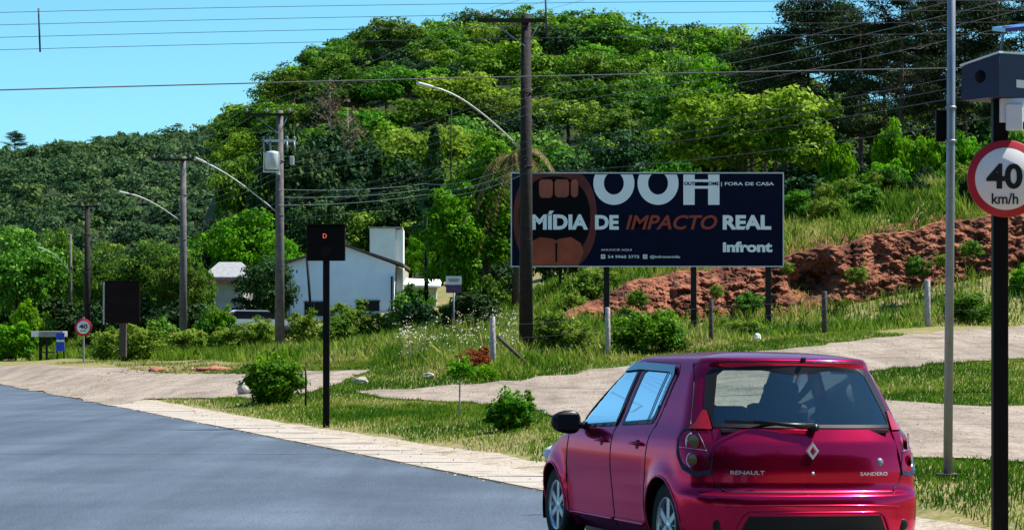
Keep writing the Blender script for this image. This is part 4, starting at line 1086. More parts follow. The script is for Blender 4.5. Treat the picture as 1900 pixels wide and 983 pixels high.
for i, (px, tp, Y, lb) in enumerate([
 (1395, 75, 82, 'leftmost dark pine, its round top against the sky'), (1440, 55, 76, 'dark pine second from the left of the grove'),
 (1500, -20, 72, 'tall pine behind the yellow green tree, top cut by the frame'), (1545, 5, 80, 'slender pine with sky gaps around its trunk'),
 (1597, 15, 70, 'pine with a bare trunk left of the bright shrubs'), (1672, -60, 68, 'thick trunked pine in the middle of the sky gaps'),
 (1735, -10, 78, 'pine just left of the grey metal pole'), (1790, -40, 72, 'pine just right of the grey metal pole'),
 (1850, -20, 68, 'pine behind the blue camera box'), (1925, -60, 70, 'pine at the right frame edge'), (1640, 60, 92, 'farther pine seen through the sky gap'),
 (1460, 130, 90, 'lower dark pine behind the grove edge'), (1420, 100, 86, 'pine filling the left edge of the grove'),
 (1700, 90, 86, 'lower pine between the thick trunk and the grey pole'), (1830, 80, 84, 'far pine left of the camera box')]):
    x, y, z = on_ground(px, Y); sz = (H-(tp-HY)*Y/F-z)/15.4; tm, cm = pp[i % 4]
    put_tree(tm, cm, (x, y, z-.2), (sz*.98, sz*.98, sz), i*1.7, lb, grp, name='pine_tree')
# understory of the grove and the brighter growth at its foot
grp = 'shrubs on the slope below the pines'
bm_b = tree_meshes('s', (1.6, 1.5, 1.5), 1.35, 60, 70, .42, .13, 'bright_leaf', 31, r=.05, low=-.9)
bm_m = tree_meshes('s', (1.7, 1.6, 1.3), 1.15, 60, 70, .45, .13, 'mid_leaf', 32, r=.05, low=-.9)
bm_g = tree_meshes('s', (1.3, 1.25, 1.0), .95, 60, 80, .34, .085, 'bush_leaf', 33, r=.04, low=-.9)
bm_d = tree_meshes('s', (1.7, 1.6, 1.6), 1.3, 60, 70, .45, .14, 'dark_leaf', 34, r=.05, low=-.9)
bm_w = tree_meshes('s', (1.4, 1.3, 1.1), 1.0, 70, 60, .34, .085, 'weed_leaf', 35, r=.03, low=-.9)
SH = {'b': bm_b, 'm': bm_m, 'g': bm_g, 'd': bm_d, 'w': bm_w}
def shrub(k, px, top, base, Y, wpx, label, group=None, name='shrub', sink=.1):
    x = (px-CX)*Y/F; z = tz(x, Y); tm, cm = SH[k]
    vs = np.empty(len(cm.vertices)*3, np.float32); cm.vertices.foreach_get('co', vs); vs = vs.reshape(-1, 3)
    hgt = np.percentile(vs[:, 2], 99.3); wid = np.percentile(vs[:, 0], 99)-np.percentile(vs[:, 0], 1)
    zt = H-(top-HY)*Y/F; sz = max(.25, (zt-z+sink))/hgt; sx = wpx*Y/F/wid
    t = put_tree(tm, cm, (x, Y, z-sink), (sx, sx, sz), random.random()*6.28, label, group, cat='shrub', name=name, crown_name='foliage')
    [c for c in t.children if c.name.startswith('trunk')]; return t
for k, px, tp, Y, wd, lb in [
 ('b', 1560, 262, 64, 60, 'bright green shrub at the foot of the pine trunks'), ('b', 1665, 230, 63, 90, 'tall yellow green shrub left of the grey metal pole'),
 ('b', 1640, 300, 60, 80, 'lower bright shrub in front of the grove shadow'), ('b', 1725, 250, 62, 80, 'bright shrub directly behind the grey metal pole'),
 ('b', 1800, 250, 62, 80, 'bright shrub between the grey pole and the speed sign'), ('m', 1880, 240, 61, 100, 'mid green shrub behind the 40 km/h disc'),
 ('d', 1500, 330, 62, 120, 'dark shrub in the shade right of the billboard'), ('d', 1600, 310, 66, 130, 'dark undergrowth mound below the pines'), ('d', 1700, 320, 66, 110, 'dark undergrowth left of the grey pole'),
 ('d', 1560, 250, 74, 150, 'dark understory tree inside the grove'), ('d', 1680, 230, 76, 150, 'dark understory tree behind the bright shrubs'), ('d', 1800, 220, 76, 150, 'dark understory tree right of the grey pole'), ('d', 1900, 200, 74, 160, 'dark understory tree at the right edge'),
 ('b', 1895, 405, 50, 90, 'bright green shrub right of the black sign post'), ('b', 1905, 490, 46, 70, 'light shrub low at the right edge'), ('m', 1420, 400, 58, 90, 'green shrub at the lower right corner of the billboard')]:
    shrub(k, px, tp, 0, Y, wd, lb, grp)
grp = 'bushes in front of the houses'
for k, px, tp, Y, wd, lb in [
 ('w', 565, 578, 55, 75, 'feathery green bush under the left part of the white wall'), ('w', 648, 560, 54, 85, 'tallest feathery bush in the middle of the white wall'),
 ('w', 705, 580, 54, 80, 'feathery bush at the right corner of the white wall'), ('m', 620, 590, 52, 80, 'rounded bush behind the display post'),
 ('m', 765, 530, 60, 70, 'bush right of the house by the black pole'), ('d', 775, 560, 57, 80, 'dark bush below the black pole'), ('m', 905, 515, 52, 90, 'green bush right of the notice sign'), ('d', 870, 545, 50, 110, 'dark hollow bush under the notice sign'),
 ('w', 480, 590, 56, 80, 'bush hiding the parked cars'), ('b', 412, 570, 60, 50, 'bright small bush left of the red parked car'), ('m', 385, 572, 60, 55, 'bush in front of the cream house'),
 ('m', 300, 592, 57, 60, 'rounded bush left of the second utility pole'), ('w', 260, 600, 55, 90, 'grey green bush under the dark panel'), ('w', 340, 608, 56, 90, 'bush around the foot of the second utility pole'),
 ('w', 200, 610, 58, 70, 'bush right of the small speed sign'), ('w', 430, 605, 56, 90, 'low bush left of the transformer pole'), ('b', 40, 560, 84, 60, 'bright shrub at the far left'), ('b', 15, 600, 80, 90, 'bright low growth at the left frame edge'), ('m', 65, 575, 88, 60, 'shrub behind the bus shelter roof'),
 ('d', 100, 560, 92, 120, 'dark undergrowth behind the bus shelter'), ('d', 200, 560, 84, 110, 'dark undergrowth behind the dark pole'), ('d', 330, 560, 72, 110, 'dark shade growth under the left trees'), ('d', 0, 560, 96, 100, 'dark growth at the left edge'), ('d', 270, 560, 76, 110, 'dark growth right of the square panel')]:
    shrub(k, px, tp, 0, Y, wd, lb, grp)
shrub('m', 374, 497, 0, 79, 48, 'leafy tree crown covering the left end of the cream house', 'trees around the small house')
grp = 'bushes along the wire fence'
for k, px, tp, Y, wd, lb in [
 ('g', 1200, 575, 36.5, 120, 'bright green leafy bush between the second and third fence posts'), ('g', 1245, 608, 36.5, 60, 'small leafy bush attached to the bright bush on its right'),
 ('m', 1035, 580, 37.5, 85, 'dark green bush right of the tall pole foot'), ('w', 1075, 605, 37, 70, 'weedy bush left of the second fence post'), ('w', 1360, 592, 41, 60, 'weedy bush right of the third fence post'),
 ('m', 1395, 596, 41, 50, 'small dark leafed bush by the white object'), ('g', 1795, 545, 43, 85, 'rounded green bush right of the last grey fence post'), ('m', 1090, 505, 46.5, 80, 'green bush on the bank under the billboard'), ('w', 1110, 500, 49, 90, 'grassy bush on the bank top under the billboard'), ('w', 1060, 540, 45.5, 60, 'grassy bush left end of the earth bank')]:
    shrub(k, px, tp, 0, Y, wd, lb, grp)
grp = 'weeds and scrub on the slope above the earth bank'
for i in range(34):
    px = random.uniform(1475, 1900); Y = random.uniform(50.5, 60); x = (px-CX)*Y/F; zt = tz(x, Y); hh = random.uniform(.4, 1.3)
    kk_ = random.choice('wwmgdb'); bt = HY-(zt-H)*F/Y
    shrub(kk_, px, bt-hh*F/Y, 0, Y, random.uniform(.6, 1.6)*F/Y, {'w': 'weedy', 'm': 'mid green', 'g': 'small leafed green', 'd': 'dark green', 'b': 'bright green'}[kk_]+' scrub clump above the red bank, '+('left' if px < 1740 else 'right')+' of the grey pole', grp)
grp = 'plants growing on the red earth bank'
for i, (px, py, Y) in enumerate([(1180, 560, 44.3), (1330, 545, 44.8), (1390, 570, 45), (1590, 520, 45.4), (1700, 505, 45.6), (1745, 490, 45.7), (1800, 470, 46), (1460, 500, 45.6)]):
    x = (px-CX)*Y/F; tm, cm = SH['w' if i % 2 else 'm']; t = put_tree(tm, cm, (x, Y, H-(py-HY)*Y/F-.15), random.uniform(.16, .3), i, 'small plant clinging to the red earth bank '+('under the billboard' if px < 1450 else 'right of the billboard'), grp, 'plant', 'bank_plant', 'foliage')
# clipped round bush and the small bush of the island
def clipped(px, base, Y, rx, rz, label, seed, twigs=True, m='bush_leaf', leaf=.045):
    x = (px-CX)*Y/F; z = tz(x, Y)
    V, T, Cc = crown((rx, rx, rz), 260, 60, .16*rx/.6, leaf, seed, low=-.97, inner=.3, shape=lambda c: np.stack([c[:, 0]*(1-.28*(c[:, 2] < -.3*rz)), c[:, 1], c[:, 2]], 1))
    V[:, :, 2] += rz*.96
    e = empty('round_bush', (x, Y, z), 0, label, 'bush'); mb = MB(); rg = np.random.default_rng(seed)
    for i in range(7): mb.tube([(rg.normal()*.05, rg.normal()*.05, -.1), (rg.normal()*.2*rx, rg.normal()*.2*rx, rz*.6), (rg.normal()*.5*rx, rg.normal()*.5*rx, rz*1.2)], [.03, .02, .008], 5)
    mb.build('stem', 'bark', e)
    if twigs:
        n = 26; d = rdir(n, rg); d[:, 2] = np.abs(d[:, 2])*1.2+.3; Pts = []
        for q in range(n):
            b_ = d[q]*np.array([rx*.8, rx*.8, rz*.8]); L = rg.uniform(.1, .28)*rx*2
            for s in np.linspace(0, 1, 14): Pts.append(b_+np.array([rg.normal()*.02, rg.normal()*.02, rz*.96+L*s]))
        Pts = np.array(Pts); V2 = leaves_at(Pts, rdir(len(Pts), rg), leaf*.9, rg); V = np.concatenate([V, V2]); T = np.concatenate([T, .6+.4*rg.random(len(Pts))])
    o = bpy.data.objects.new('foliage', quads_mesh('foliage', V, T, m)); C.objects.link(o); o.parent = e
clipped(510, 742, 28.5, .58, .46, 'dense rounded clipped bush on the lawn by the gravel', 71)
clipped(945, 800, 19.2, .30, .24, 'small leafy bush with upright shoots, left of the red car mirror', 72, leaf=.034)
e = bpy.data.objects
x = (981-CX)*19.3/F; z = tz(x, 19.3)
V, T, _ = crown((.045, .045, .27), 60, 30, .03, .024, 73, low=-1); V[:, :, 2] += .3
c_ = empty('young_conifer', (x, 19.3, z), 0, 'thin upright green shoot beside the small bush', 'plant'); o = bpy.data.objects.new('foliage', quads_mesh('foliage', V, T, 'mid_leaf')); C.objects.link(o); o.parent = c_
m = MB(); m.tube([(0, 0, -.1), (0, 0, .45)], .008, 5); m.build('stem', 'bark', c_)
# sapling
Yq = 22.; x = (852-CX)*Yq/F; z = H-(775-HY)*Yq/F; k = Yq/F
s_ = empty('sapling', (x, Yq, z), 0, 'young sapling with a bare thin stem and a light leafy top', 'tree')
m = MB(); m.tube([(0, 0, -.2), (.01, 0, 60*k), (0, 0, 110*k)], [.016, .013, .006], 6); m.build('trunk', 'grey_wood', s_)
V, T, _ = crown((.24, .22, .2), 46, 26, .08, .028, 74, low=-.8); V[:, :, 2] += (775-688)*k
o = bpy.data.objects.new('crown', quads_mesh('crown', V, T, 'bright_leaf')); C.objects.link(o); o.parent = s_
# flowering plant at the fence post
def small_plant(px, base, Y, rad, label, m_, name, seed, leaf=.03, lift=None, n=60):
    x = (px-CX)*Y/F; z = tz(x, Y); V, T, _ = crown(rad, n, 30, rad[0]*.3, leaf, seed, low=-.9); V[:, :, 2] += rad[2]*(1 if lift is None else lift)
    e = empty(name, (x, Y, z), 0, label, 'plant'); o = bpy.data.objects.new('foliage', quads_mesh('foliage', V, T, m_)); C.objects.link(o); o.parent = e
    mb = MB(); mb.tube([(0, 0, -.1), (0, 0, rad[2])], .012, 5); mb.build('stem', 'bark', e)
leaf_mat('rust_leaf', [(.10, .03, .008), (.30, .08, .02), (.42, .16, .04)], .3, .1)
small_plant(875, 690, 33.2, (.40, .3, .3), 'rust orange plant at the foot of the grey fence post', 'rust_leaf', 'flowering_plant', 81, lift=1.4)
small_plant(905, 700, 32.6, (.32, .3, .2), 'bright green low plant below the rust orange one', 'bright_leaf', 'low_plant', 82)
small_plant(900, 668, 33.6, (.16, .2, .3), 'second rust orange tuft touching the grey fence post', 'rust_leaf', 'flowering_plant', 83, lift=1.6)
# palm
def palm(px, top, Y, label):
    x, y, z = on_ground(px, Y); zt = H-(top-HY)*Y/F-z; e = empty('palm_tree', (x, y, z), 0, label, 'palm')
    m = MB(); m.tube([(0, 0, -.3), (.1, 0, zt*.5), (0, 0, zt-.5)], [.16, .12, .1], 8); m.build('trunk', 'bark', e); rg = np.random.default_rng(4); V = []
    for i in range(16):
        a = i*2.4; L = rg.uniform(2.2, 3.0); up = rg.uniform(-.1, .9)
        for s in np.linspace(.08, 1, 26):
            c = np.array([cos(a)*L*s*.72, sin(a)*L*s*.72, zt-.5+up*L*s-1.35*L*s*s])
            for sd in (-1, 1):
                t = np.array([-sin(a)*sd, cos(a)*sd, -.9])*.42*(1-.5*s); d = np.array([cos(a), sin(a), -s])*.05
                V.append([c-d, c+t*.5-d, c+t, c+t*.5+d])
    V = np.array(V); o = bpy.data.objects.new('frond', quads_mesh('frond', V, rg.random(len(V)), 'palm_leaf')); C.objects.link(o); o.parent = e; o.name = 'crown'
palm(955, 265, 52, 'drooping palm behind the tall pole above the billboard corner')
# dark conifer and bare tree on the hill
V = []; rg = np.random.default_rng(9); n = 2600; t = rg.random(n); a = rg.random(n)*6.28; rr = 1.2*(1-t)**.8*(.5+.6*rg.random(n))*(1+.25*np.sin(t*50))
P = np.stack([rr*np.cos(a), rr*np.sin(a), 1+t*8], 1); V = leaves_at(P, np.stack([np.cos(a), np.sin(a), .3+0*a], 1), .26, rg)
for px, tp, Y, lb in ((806, 235, 90, 'dark narrow conifer spire in the middle of the hill foot'), (612, 380, 88, 'dark conifer behind the white house'), (700, 290, 96, 'dark pointed conifer above the white tower')):
    x, y, z = on_ground(px, Y); e = empty('conifer', (x, y, z), 0, lb, 'tree'); o = bpy.data.objects.new('crown', quads_mesh('crown', V, rg.random(n), 'dark_leaf')); C.objects.link(o); o.parent = e
    m = MB(); m.tube([(0, 0, -.3), (0, 0, 8)], [.15, .04], 7); m.build('trunk', 'bark', e); s = (H-(tp-HY)*Y/F-z)/9.1; e.scale = (s, s, s)
def bare_tree(px, tp, Y, label, seed):
    x, y, z = on_ground(px, Y); h = H-(tp-HY)*Y/F-z; rg = np.random.default_rng(seed); m = MB(); m.tube([(0, 0, -.3), (.1, 0, h*.5), (0, 0, h)], [.16, .1, .03], 7); Vp = []
    for i in range(46):
        t = .35+.62*rg.random(); a = rg.random()*6.28; L = (1.25-t)*h*.28; s = Vector((.05, 0, h*t)); e_ = s+Vector((cos(a)*L, sin(a)*L, L*.5)); m.tube([s, e_], [.03, .01], 4, cap=False)
        for f in rg.random(16): Vp.append(tuple(s.lerp(e_, f)+Vector(rg.normal(size=3)*.25)))
    e = empty('bare_tree', (x, y, z), 0, label, 'tree'); m.build('trunk', 'bark_grey', e); P = np.array(Vp)
    o = bpy.data.objects.new('crown', quads_mesh('crown', leaves_at(P, rdir(len(P), rg), .16, rg), rg.random(len(P)), 'dry_leaf')); C.objects.link(o); o.parent = e
bare_tree(612, 145, 112, 'brownish half bare tree on the upper left slope of the hill', 5)
bare_tree(645, 200, 108, 'second brownish sparse tree just below the first on the hill', 6)
# lone tree on the far left ridge
x, y, z = on_ground(28, 400.); tm, cm = pp[0]; put_tree(tm, cm, (x, y, z+2), (1.0, 1.0, .72), 0, 'lone tufted pine standing above the far left ridge', name='pine_tree')

# ------------------------------------------------------------------ grass, weeds, gravel stones
def blades(name, X, Y, hgt, wid, tone, m, label, lean=.35, bend=True):
    n = len(X); Z = tzv(X, Y); a = rng.random(n)*6.283; c_, s_ = np.cos(a), np.sin(a); lx = rng.normal(size=n)*lean*hgt; ly = rng.normal(size=n)*lean*hgt
    B1 = np.stack([X-c_*wid, Y-s_*wid, Z-.02], 1); B2 = np.stack([X+c_*wid, Y+s_*wid, Z-.02], 1)
    Mx = np.stack([X+lx*.35+c_*wid*.7, Y+ly*.35+s_*wid*.7, Z+hgt*.6], 1); T_ = np.stack([X+lx, Y+ly, Z+hgt], 1); Mn = np.stack([X+lx*.35-c_*wid*.7, Y+ly*.35-s_*wid*.7, Z+hgt*.6], 1)
    V = np.stack([B1, B2, Mx, T_, Mn], 1); V[:, :, 1] += (Y*(KY-1))[:, None]
    o = bpy.data.objects.new(name, quads_mesh(name, V, np.clip(tone, 0, 1), m)); C.objects.link(o); TRUE.add(o.name); return tag(o, label, 'grass', kind='stuff')
def nz(X, Y, s, o=0): return np.array([noise.noise(Vector((x*s, y*s, o))) for x, y in zip(X, Y)])
def nzf(X, Y, s, o=0):      # cheap tiled noise by lookup
    k = 256; t = getattr(nzf, 'tab', None)
    if t is None:
        r = np.random.default_rng(1).random((k, k)); nzf.tab = t = r
    u = X*s+o*17.3; v = Y*s+o*9.1; i = np.floor(u).astype(int); j = np.floor(v).astype(int); a = u-i; b = v-j; a = a*a*(3-2*a); b = b*b*(3-2*b)
    g = lambda p, q: t[p % k, q % k]
    return (g(i, j)*(1-a)+g(i+1, j)*a)*(1-b)+(g(i, j+1)*(1-a)+g(i+1, j+1)*a)*b
gAn, gBn = gAr, gBr
def field(n, x0, x1, y0, y1, ok):
    X = rng.uniform(x0, x1, n); Y = y0*(y1/y0)**rng.random(n)
    d = dist_road(X, Y); k = ok(X, Y, d) & (np.abs(X/Y) < .47)
    X, Y = X[k], Y[k]; k = ~(inpoly(X, Y, gAn) | inpoly(X, Y, gBn)); return X[k], Y[k]
# lawn on the island and verges
X, Y = field(620000, -16, 17, 8, 42, lambda X, Y, d: (d > 1.15+.45*nzf(X, Y, 1.2)) & (d < 22))
d = dist_road(X, Y); p = nzf(X, Y, .5, 1)*.6+nzf(X, Y, 1.7, 2)*.4; dens = np.clip(.35+(d-1.3)*.35+.9*(p-.4), .12, 1)
k = rng.random(len(X)) < dens; X, Y, d, p = X[k], Y[k], d[k], p[k]
hgt = (.018+.042*rng.random(len(X))*(.5+p))*(1+.025*Y); tone = .45*rng.random(len(X))+1.3*(.60-p)+.4*np.exp(-(d-1.1)/.9)-.06
print('lawn blades', len(X))
blades('grass', X, Y, hgt, .0042*(1+.05*Y), tone, 'grass_leaf', 'short patchy lawn grass on the roadside verge')
# taller weeds on the bank between lane and fence, and beyond
def cluster_field(n, xr, yr, ok): return field(n, xr[0], xr[1], yr[0], yr[1], ok)
laneY = np.array([W(*q)[:] for q in [(690, 690, 36.2), (900, 706, 31.5), (1060, 690, 33.5), (1200, 672, 35.2), (1500, 645, 38.5), (1760, 614, 41.5), (1900, 604, 42.5), (2200, 590, 44)]])
lo_y = lambda X: np.interp(X, laneY[:, 0], laneY[:, 1])
X, Y = field(420000, -34, 22, 30, 60, lambda X, Y, d: (d > 8) & (Y > np.where(X < -4, 38.5, lo_y(X))+.3))
p = nzf(X, Y, .45, 5); q = nzf(X, Y, 1.4, 6); k = rng.random(len(X)) < np.clip(.15+1.3*(q*.5+p*.5-.2), .05, 1); X, Y, p, q = X[k], Y[k], p[k], q[k]
e_ = np.clip((Y-np.where(X < -4, 38.5, lo_y(X)))/2.2, .12, 1)
hgt = e_*(.12+.42*rng.random(len(X))**1.4*(.4+1.1*q)); tone = .5*rng.random(len(X))+.9*(p-.15)*.8+.35*(1-e_)+.35*(nzf(X, Y, 3.1, 21)-.5)-.08
print('weeds', len(X))
blades('weeds', X, Y, hgt, .016+.012*rng.random(len(X)), tone, 'weed_leaf', 'rough tall weeds and grass on the bank along the fence', lean=.3)
# slope above the earth bank
X, Y = field(260000, 0, 34, 48.6, 84, lambda X, Y, d: d > 20)
k = (CX+F*X/Y > 1060); X, Y = X[k], Y[k]; q = nzf(X, Y, .8, 7); p = nzf(X, Y, .3, 8)
blades('weeds', X, Y, (.08+.62*rng.random(len(X))**1.7*(.1+1.5*q**2)), .016+.012*rng.random(len(X)), np.clip(.35*rng.random(len(X))+1.1*(p-.32)+.6*(nzf(X, Y, 2.3, 22)-.5)+.1, 0, 1), 'weed_leaf', 'green tall grass on the slope above the red earth bank', lean=.35)
# dry sparse growth on the earthy strip beyond the left gravel
X, Y = field(90000, -34, -5, 37.5, 62, lambda X, Y, d: d > 4.5)
q = nzf(X, Y, 1.1, 31); k = rng.random(len(X)) < np.clip(2.2*(q-.35), .03, 1); X, Y, q = X[k], Y[k], q[k]
blades('grass', X, Y, .04+.12*rng.random(len(X))*q, .012+.01*rng.random(len(X)), .35+.65*rng.random(len(X)), 'grass_leaf', 'dry sparse grass on the earthy strip past the gravel apron', lean=.5)
# grass and weeds creeping into the gravel
X = rng.uniform(-16, 17, 160000); Y = 9*(48/9)**rng.random(160000); k = (inpoly(X, Y, gAn) | inpoly(X, Y, gBn)) & (np.abs(X/Y) < .45); X, Y = X[k], Y[k]
q = nzf(X, Y, .8, 41)*.6+nzf(X, Y, 2.6, 42)*.4; k = rng.random(len(X)) < np.clip((q-.60)*3.2, .006, .7); X, Y = X[k], Y[k]
blades('grass', X, Y, (.012+.03*rng.random(len(X)))*(1+.02*Y), .004*(1+.05*Y), .4+.6*rng.random(len(X)), 'grass_leaf', 'thin dry grass creeping over the gravel lanes', lean=.6)
# far left verge growth
X, Y = field(160000, -52, -12, 52, 104, lambda X, Y, d: d > 7)
q = nzf(X, Y, .5, 9)
blades('weeds', X, Y, .1+.6*rng.random(len(X))**1.5*(.3+q), .025+.015*rng.random(len(X)), .3*rng.random(len(X))+.5*q, 'weed_leaf', 'green roadside growth around the bus shelter', lean=.35)
# white umbel flowers among the weeds left of the fence
n = 520; px = rng.uniform(735, 960, n); Yf = rng.uniform(36, 47, n); X = (px-CX)*Yf/F; Z = tzv(X, Yf); hh = .35+.6*rng.random(n)*nzf(X, Yf, 1.1, 11)*1.6
k = (nzf(X, Yf, .9, 12) > .33); X, Yf, Z, hh = X[k], Yf[k], Z[k], hh[k]; n = len(X)
P = np.stack([X, Yf*KY, Z+hh], 1); P = np.repeat(P, 4, 0)+rng.normal(size=(4*n, 3))*np.array([.05, .05, .02])
o = bpy.data.objects.new('wild_flowers', quads_mesh('wild_flowers', leaves_at(P, np.tile([0, 0, 1.], (len(P), 1)), .022, rng, .9), np.ones(len(P)), 'flower_white')); C.objects.link(o); TRUE.add(o.name)
tag(o, 'patch of small whitish wild flowers on tall stems left of the fence post', 'flowers', kind='stuff')
blades('weeds', np.repeat(X, 4)+rng.normal(size=4*n)*.04, np.repeat(Yf, 4)+rng.normal(size=4*n)*.04, np.repeat(hh, 4)*rng.uniform(.5, 1, 4*n), np.full(4*n, .010), .5+.5*rng.random(4*n), 'weed_leaf', 'pale stems of the whitish wild flowers', lean=.12)
# loose stones on gravel, shoulder and asphalt edge
def stones(n, ok, name, m_, label, smin, smax, x0, x1, y0, y1, off=.03):
    X = rng.uniform(x0, x1, n); Y = y0*(y1/y0)**rng.random(n); k = ok(X, Y) & (np.abs(X/Y) < .46); X, Y = X[k], Y[k]; n = len(X); Z = tzv(X, Y)+off
    s = rng.uniform(smin, smax, n)*(1+.03*Y); base = np.array([(1, 0, 0), (-.5, .85, 0), (-.5, -.85, 0), (0, 0, .75)]); a = rng.random(n)*6.28
    c_, s_ = np.cos(a), np.sin(a); V = base[None]*s[:, None, None]*rng.uniform(.7, 1.3, (n, 4, 3)); Vx = V[:, :, 0]*c_[:, None]-V[:, :, 1]*s_[:, None]; Vy = V[:, :, 0]*s_[:, None]+V[:, :, 1]*c_[:, None]
    V = np.stack([Vx+X[:, None], Vy+Y[:, None]*KY, V[:, :, 2]+Z[:, None]], 2)
    Tt = V[:, [[0, 1, 3], [1, 2, 3], [2, 0, 3]]].reshape(-1, 3, 3)
    o = bpy.data.objects.new(name, quads_mesh(name, Tt, rng.random(len(Tt)), m_)); C.objects.link(o); TRUE.add(o.name); return tag(o, label, 'gravel', kind='stuff')
leaf_mat('stone', [(.30, .26, .23), (.38, .34, .30), (.46, .42, .38)], 0, 0, spec=.2, rough=.9)
stones(26000, lambda X, Y: inpoly(X, Y, gAn) | inpoly(X, Y, gBn), 'gravel_stones', 'stone', 'loose stones scattered over the gravel lanes', .004, .014, -16, 17, 10, 48)
stones(6000, lambda X, Y: (dist_road(X, Y) > -.15) & (dist_road(X, Y) < 1.6), 'gravel_stones', 'stone', 'loose grit along the asphalt edge', .005, .018, -16, 6, 8, 48, .035)

#SECTION3
# ------------------------------------------------------------------ red hatchback
def red_car():
    root = empty('hatchback_car', (2.055, 17.45/KY, 0), 0, 'red five door hatchback on the asphalt at the right, seen from its rear left corner', 'car')
    root.rotation_euler = (R_(-.4), R_(.8), R_(16)); root.scale = (1.02, 1.0, 1.0)
    def tab(l): a = np.array(l); return lambda z: float(np.interp(z, a[:, 0], a[:, 1]))
    Wt = tab([(.17, .76), (.22, .80), (.30, .832), (.42, .852), (.55, .866), (.66, .870), (.76, .868), (.84, .860), (.90, .846), (.945, .822), (.975, .798), (1.05, .770), (1.15, .738), (1.25, .703), (1.35, .664), (1.42, .628), (1.455, .600)])
    Rt = tab([(.17, .14), (.22, .05), (.28, .012), (.36, .0), (.47, -.005), (.525, .004), (.545, .03), (.56, .075), (.60, .083), (.70, .084), (.80, .094), (.88, .115), (.94, .150), (.975, .170), (1.05, .215), (1.15, .280), (1.25, .346), (1.33, .400), (1.385, .432), (1.41, .425), (1.435, .415), (1.455, .43)])
    Bt = tab([(.17, .30), (.4, .36), (.545, .36), (.56, .32), (.8, .36), (.95, .36), (1.1, .34), (1.3, .30), (1.455, .26)])
    Ft = tab([(.17, 3.86), (.25, 3.97), (.45, 4.01), (.58, 3.99), (.68, 3.92), (.76, 3.78), (.84, 3.5), (.90, 3.22), (.94, 3.05), (.975, 2.96), (1.05, 2.85), (1.42, 2.2), (1.455, 2.08)])
    Fb = tab([(.17, .6), (.6, .7), (.9, .5), (1.0, .38), (1.455, .3)])
    PW = .8
    def roofpar(z):
        if z <= 1.455: return Wt(z), Rt(z), Bt(z), Ft(z), Fb(z)
        h = min(1, (z-1.455)/.052); s = 1-(1-h)**(1/2.6)
        return .600*(1-s), .43+.72*s, .26*(1-s*.6), 2.08-.62*s, .3*(1-s*.6)
    NR, NS, NF = 44, 150, 26
    arch = ((.66, .300, .338), (3.25, .300, .338))
    def ring(z, off=0.):
        Wz, Rz, Bz, Fz, Fbz = roofpar(z)
        pts = []
        for i in range(NR):                          # rear centre -> left corner
            f = (i/NR)*pi/2; pts.append((-Wz*sin(f)**PW, Rz+Bz*(1-cos(f)**PW)))
        y0, y1 = Rz+Bz, Fz-Fbz
        for i in range(NS+1): pts.append((-Wz, y0+(y1-y0)*i/NS))
        for i in range(1, NF+1):
            f = (1-i/NF)*pi/2; pts.append((-Wz*sin(f)**PW if f > 0 else 0., Fz-Fbz*(1-cos(f)**PW)))
        out = []
        for x, y in pts:
            k = 1-.030*((y-1.9)/1.9)**2-.012*max(0, (y-3.2))**2
            x *= k
            if z < .95 and abs(x) > .6*Wz:
                for ay, az, ar in arch:
                    r = sqrt((y-ay)**2+(z-az)**2); g = math.exp(-((r-ar+.01)/.085)**2)*(1 if r >= ar-.03 else .9)
                    x *= 1+.034*g*min(1, max(0, (.93-z)/.2))
                # sculpted lower door
                if 1.1 < y < 2.9: x *= 1-.010*math.exp(-((z-.50)/.13)**2)+.010*math.exp(-((z-.27)/.035)**2)
            if off: 
                l = sqrt(x*x+(y-2)**2); x -= off*np.sign(x)*(abs(x) > .03); y += off*(1 if y < 2 else -1)*(y < .7 or y > 3.)
            out.append((x, y))
        return out+[(-x, y) for x, y in reversed(out[1:-1])]
    zs = list(np.arange(.17, .52, .022))+[.525, .535, .545, .5525, .56, .58]+list(np.arange(.60, 1.455, .0215))+[1.455]+[1.455+.052*t for t in (.12, .25, .38, .5, .62, .74, .84, .92, .97, .995)]
    def side_x(y, z):
        r = ring(z)[:NR+NS+NF]; a = np.array(r); k = slice(NR//2, NR+NS+NF//2); return float(np.interp(y, a[k, 1], a[k, 0]))
    def rear_y(x, z):
        a = np.array(ring(z)[:NR+1]); return float(np.interp(abs(x), -a[:, 0], a[:, 1]))
    def front_y(x, z):
        a = np.array(ring(z)[NR+NS:NR+NS+NF+1]); return float(np.interp(abs(x), -a[::-1, 0], a[::-1, 1]))
    rearwin = [(-.675, .985), (.675, .985), (.690, 1.01), (.600, 1.345), (.555, 1.385), (.30, 1.402), (0, 1.407), (-.30, 1.402), (-.555, 1.385), (-.600, 1.345), (-.690, 1.01)]
    rwin = [(1.10, .990), (1.72, .965), (1.74, .985), (1.66, 1.375), (1.60, 1.395), (1.02, 1.375), (.98, 1.33), (1.06, 1.03)]
    fwin = [(1.84, .955), (2.74, .925), (2.78, .945), (2.22, 1.365), (2.15, 1.39), (1.76, 1.395), (1.75, 1.37)]
    wsh = [(-.66, .995), (.66, .995), (.57, 1.385), (-.57, 1.385)]
    rdoor = [(1.775, .225), (1.80, .95), (1.70, 1.43), (.98, 1.42), (.90, 1.34), (1.00, 1.0), (1.02, .80), (1.03, .62), (1.09, .42), (1.08, .225)]
    fdoor = [(1.785, .225), (2.86, .225), (2.90, .60), (2.86, .97), (2.26, 1.41), (2.15, 1.435), (1.71, 1.435), (1.81, .95)]
    hatch = [(-.60, .56), (-.66, .62), (-.73, .96), (-.745, 1.0), (-.62, 1.43), (.62, 1.43), (.745, 1.0), (.73, .96), (.66, .62), (.60, .56)]
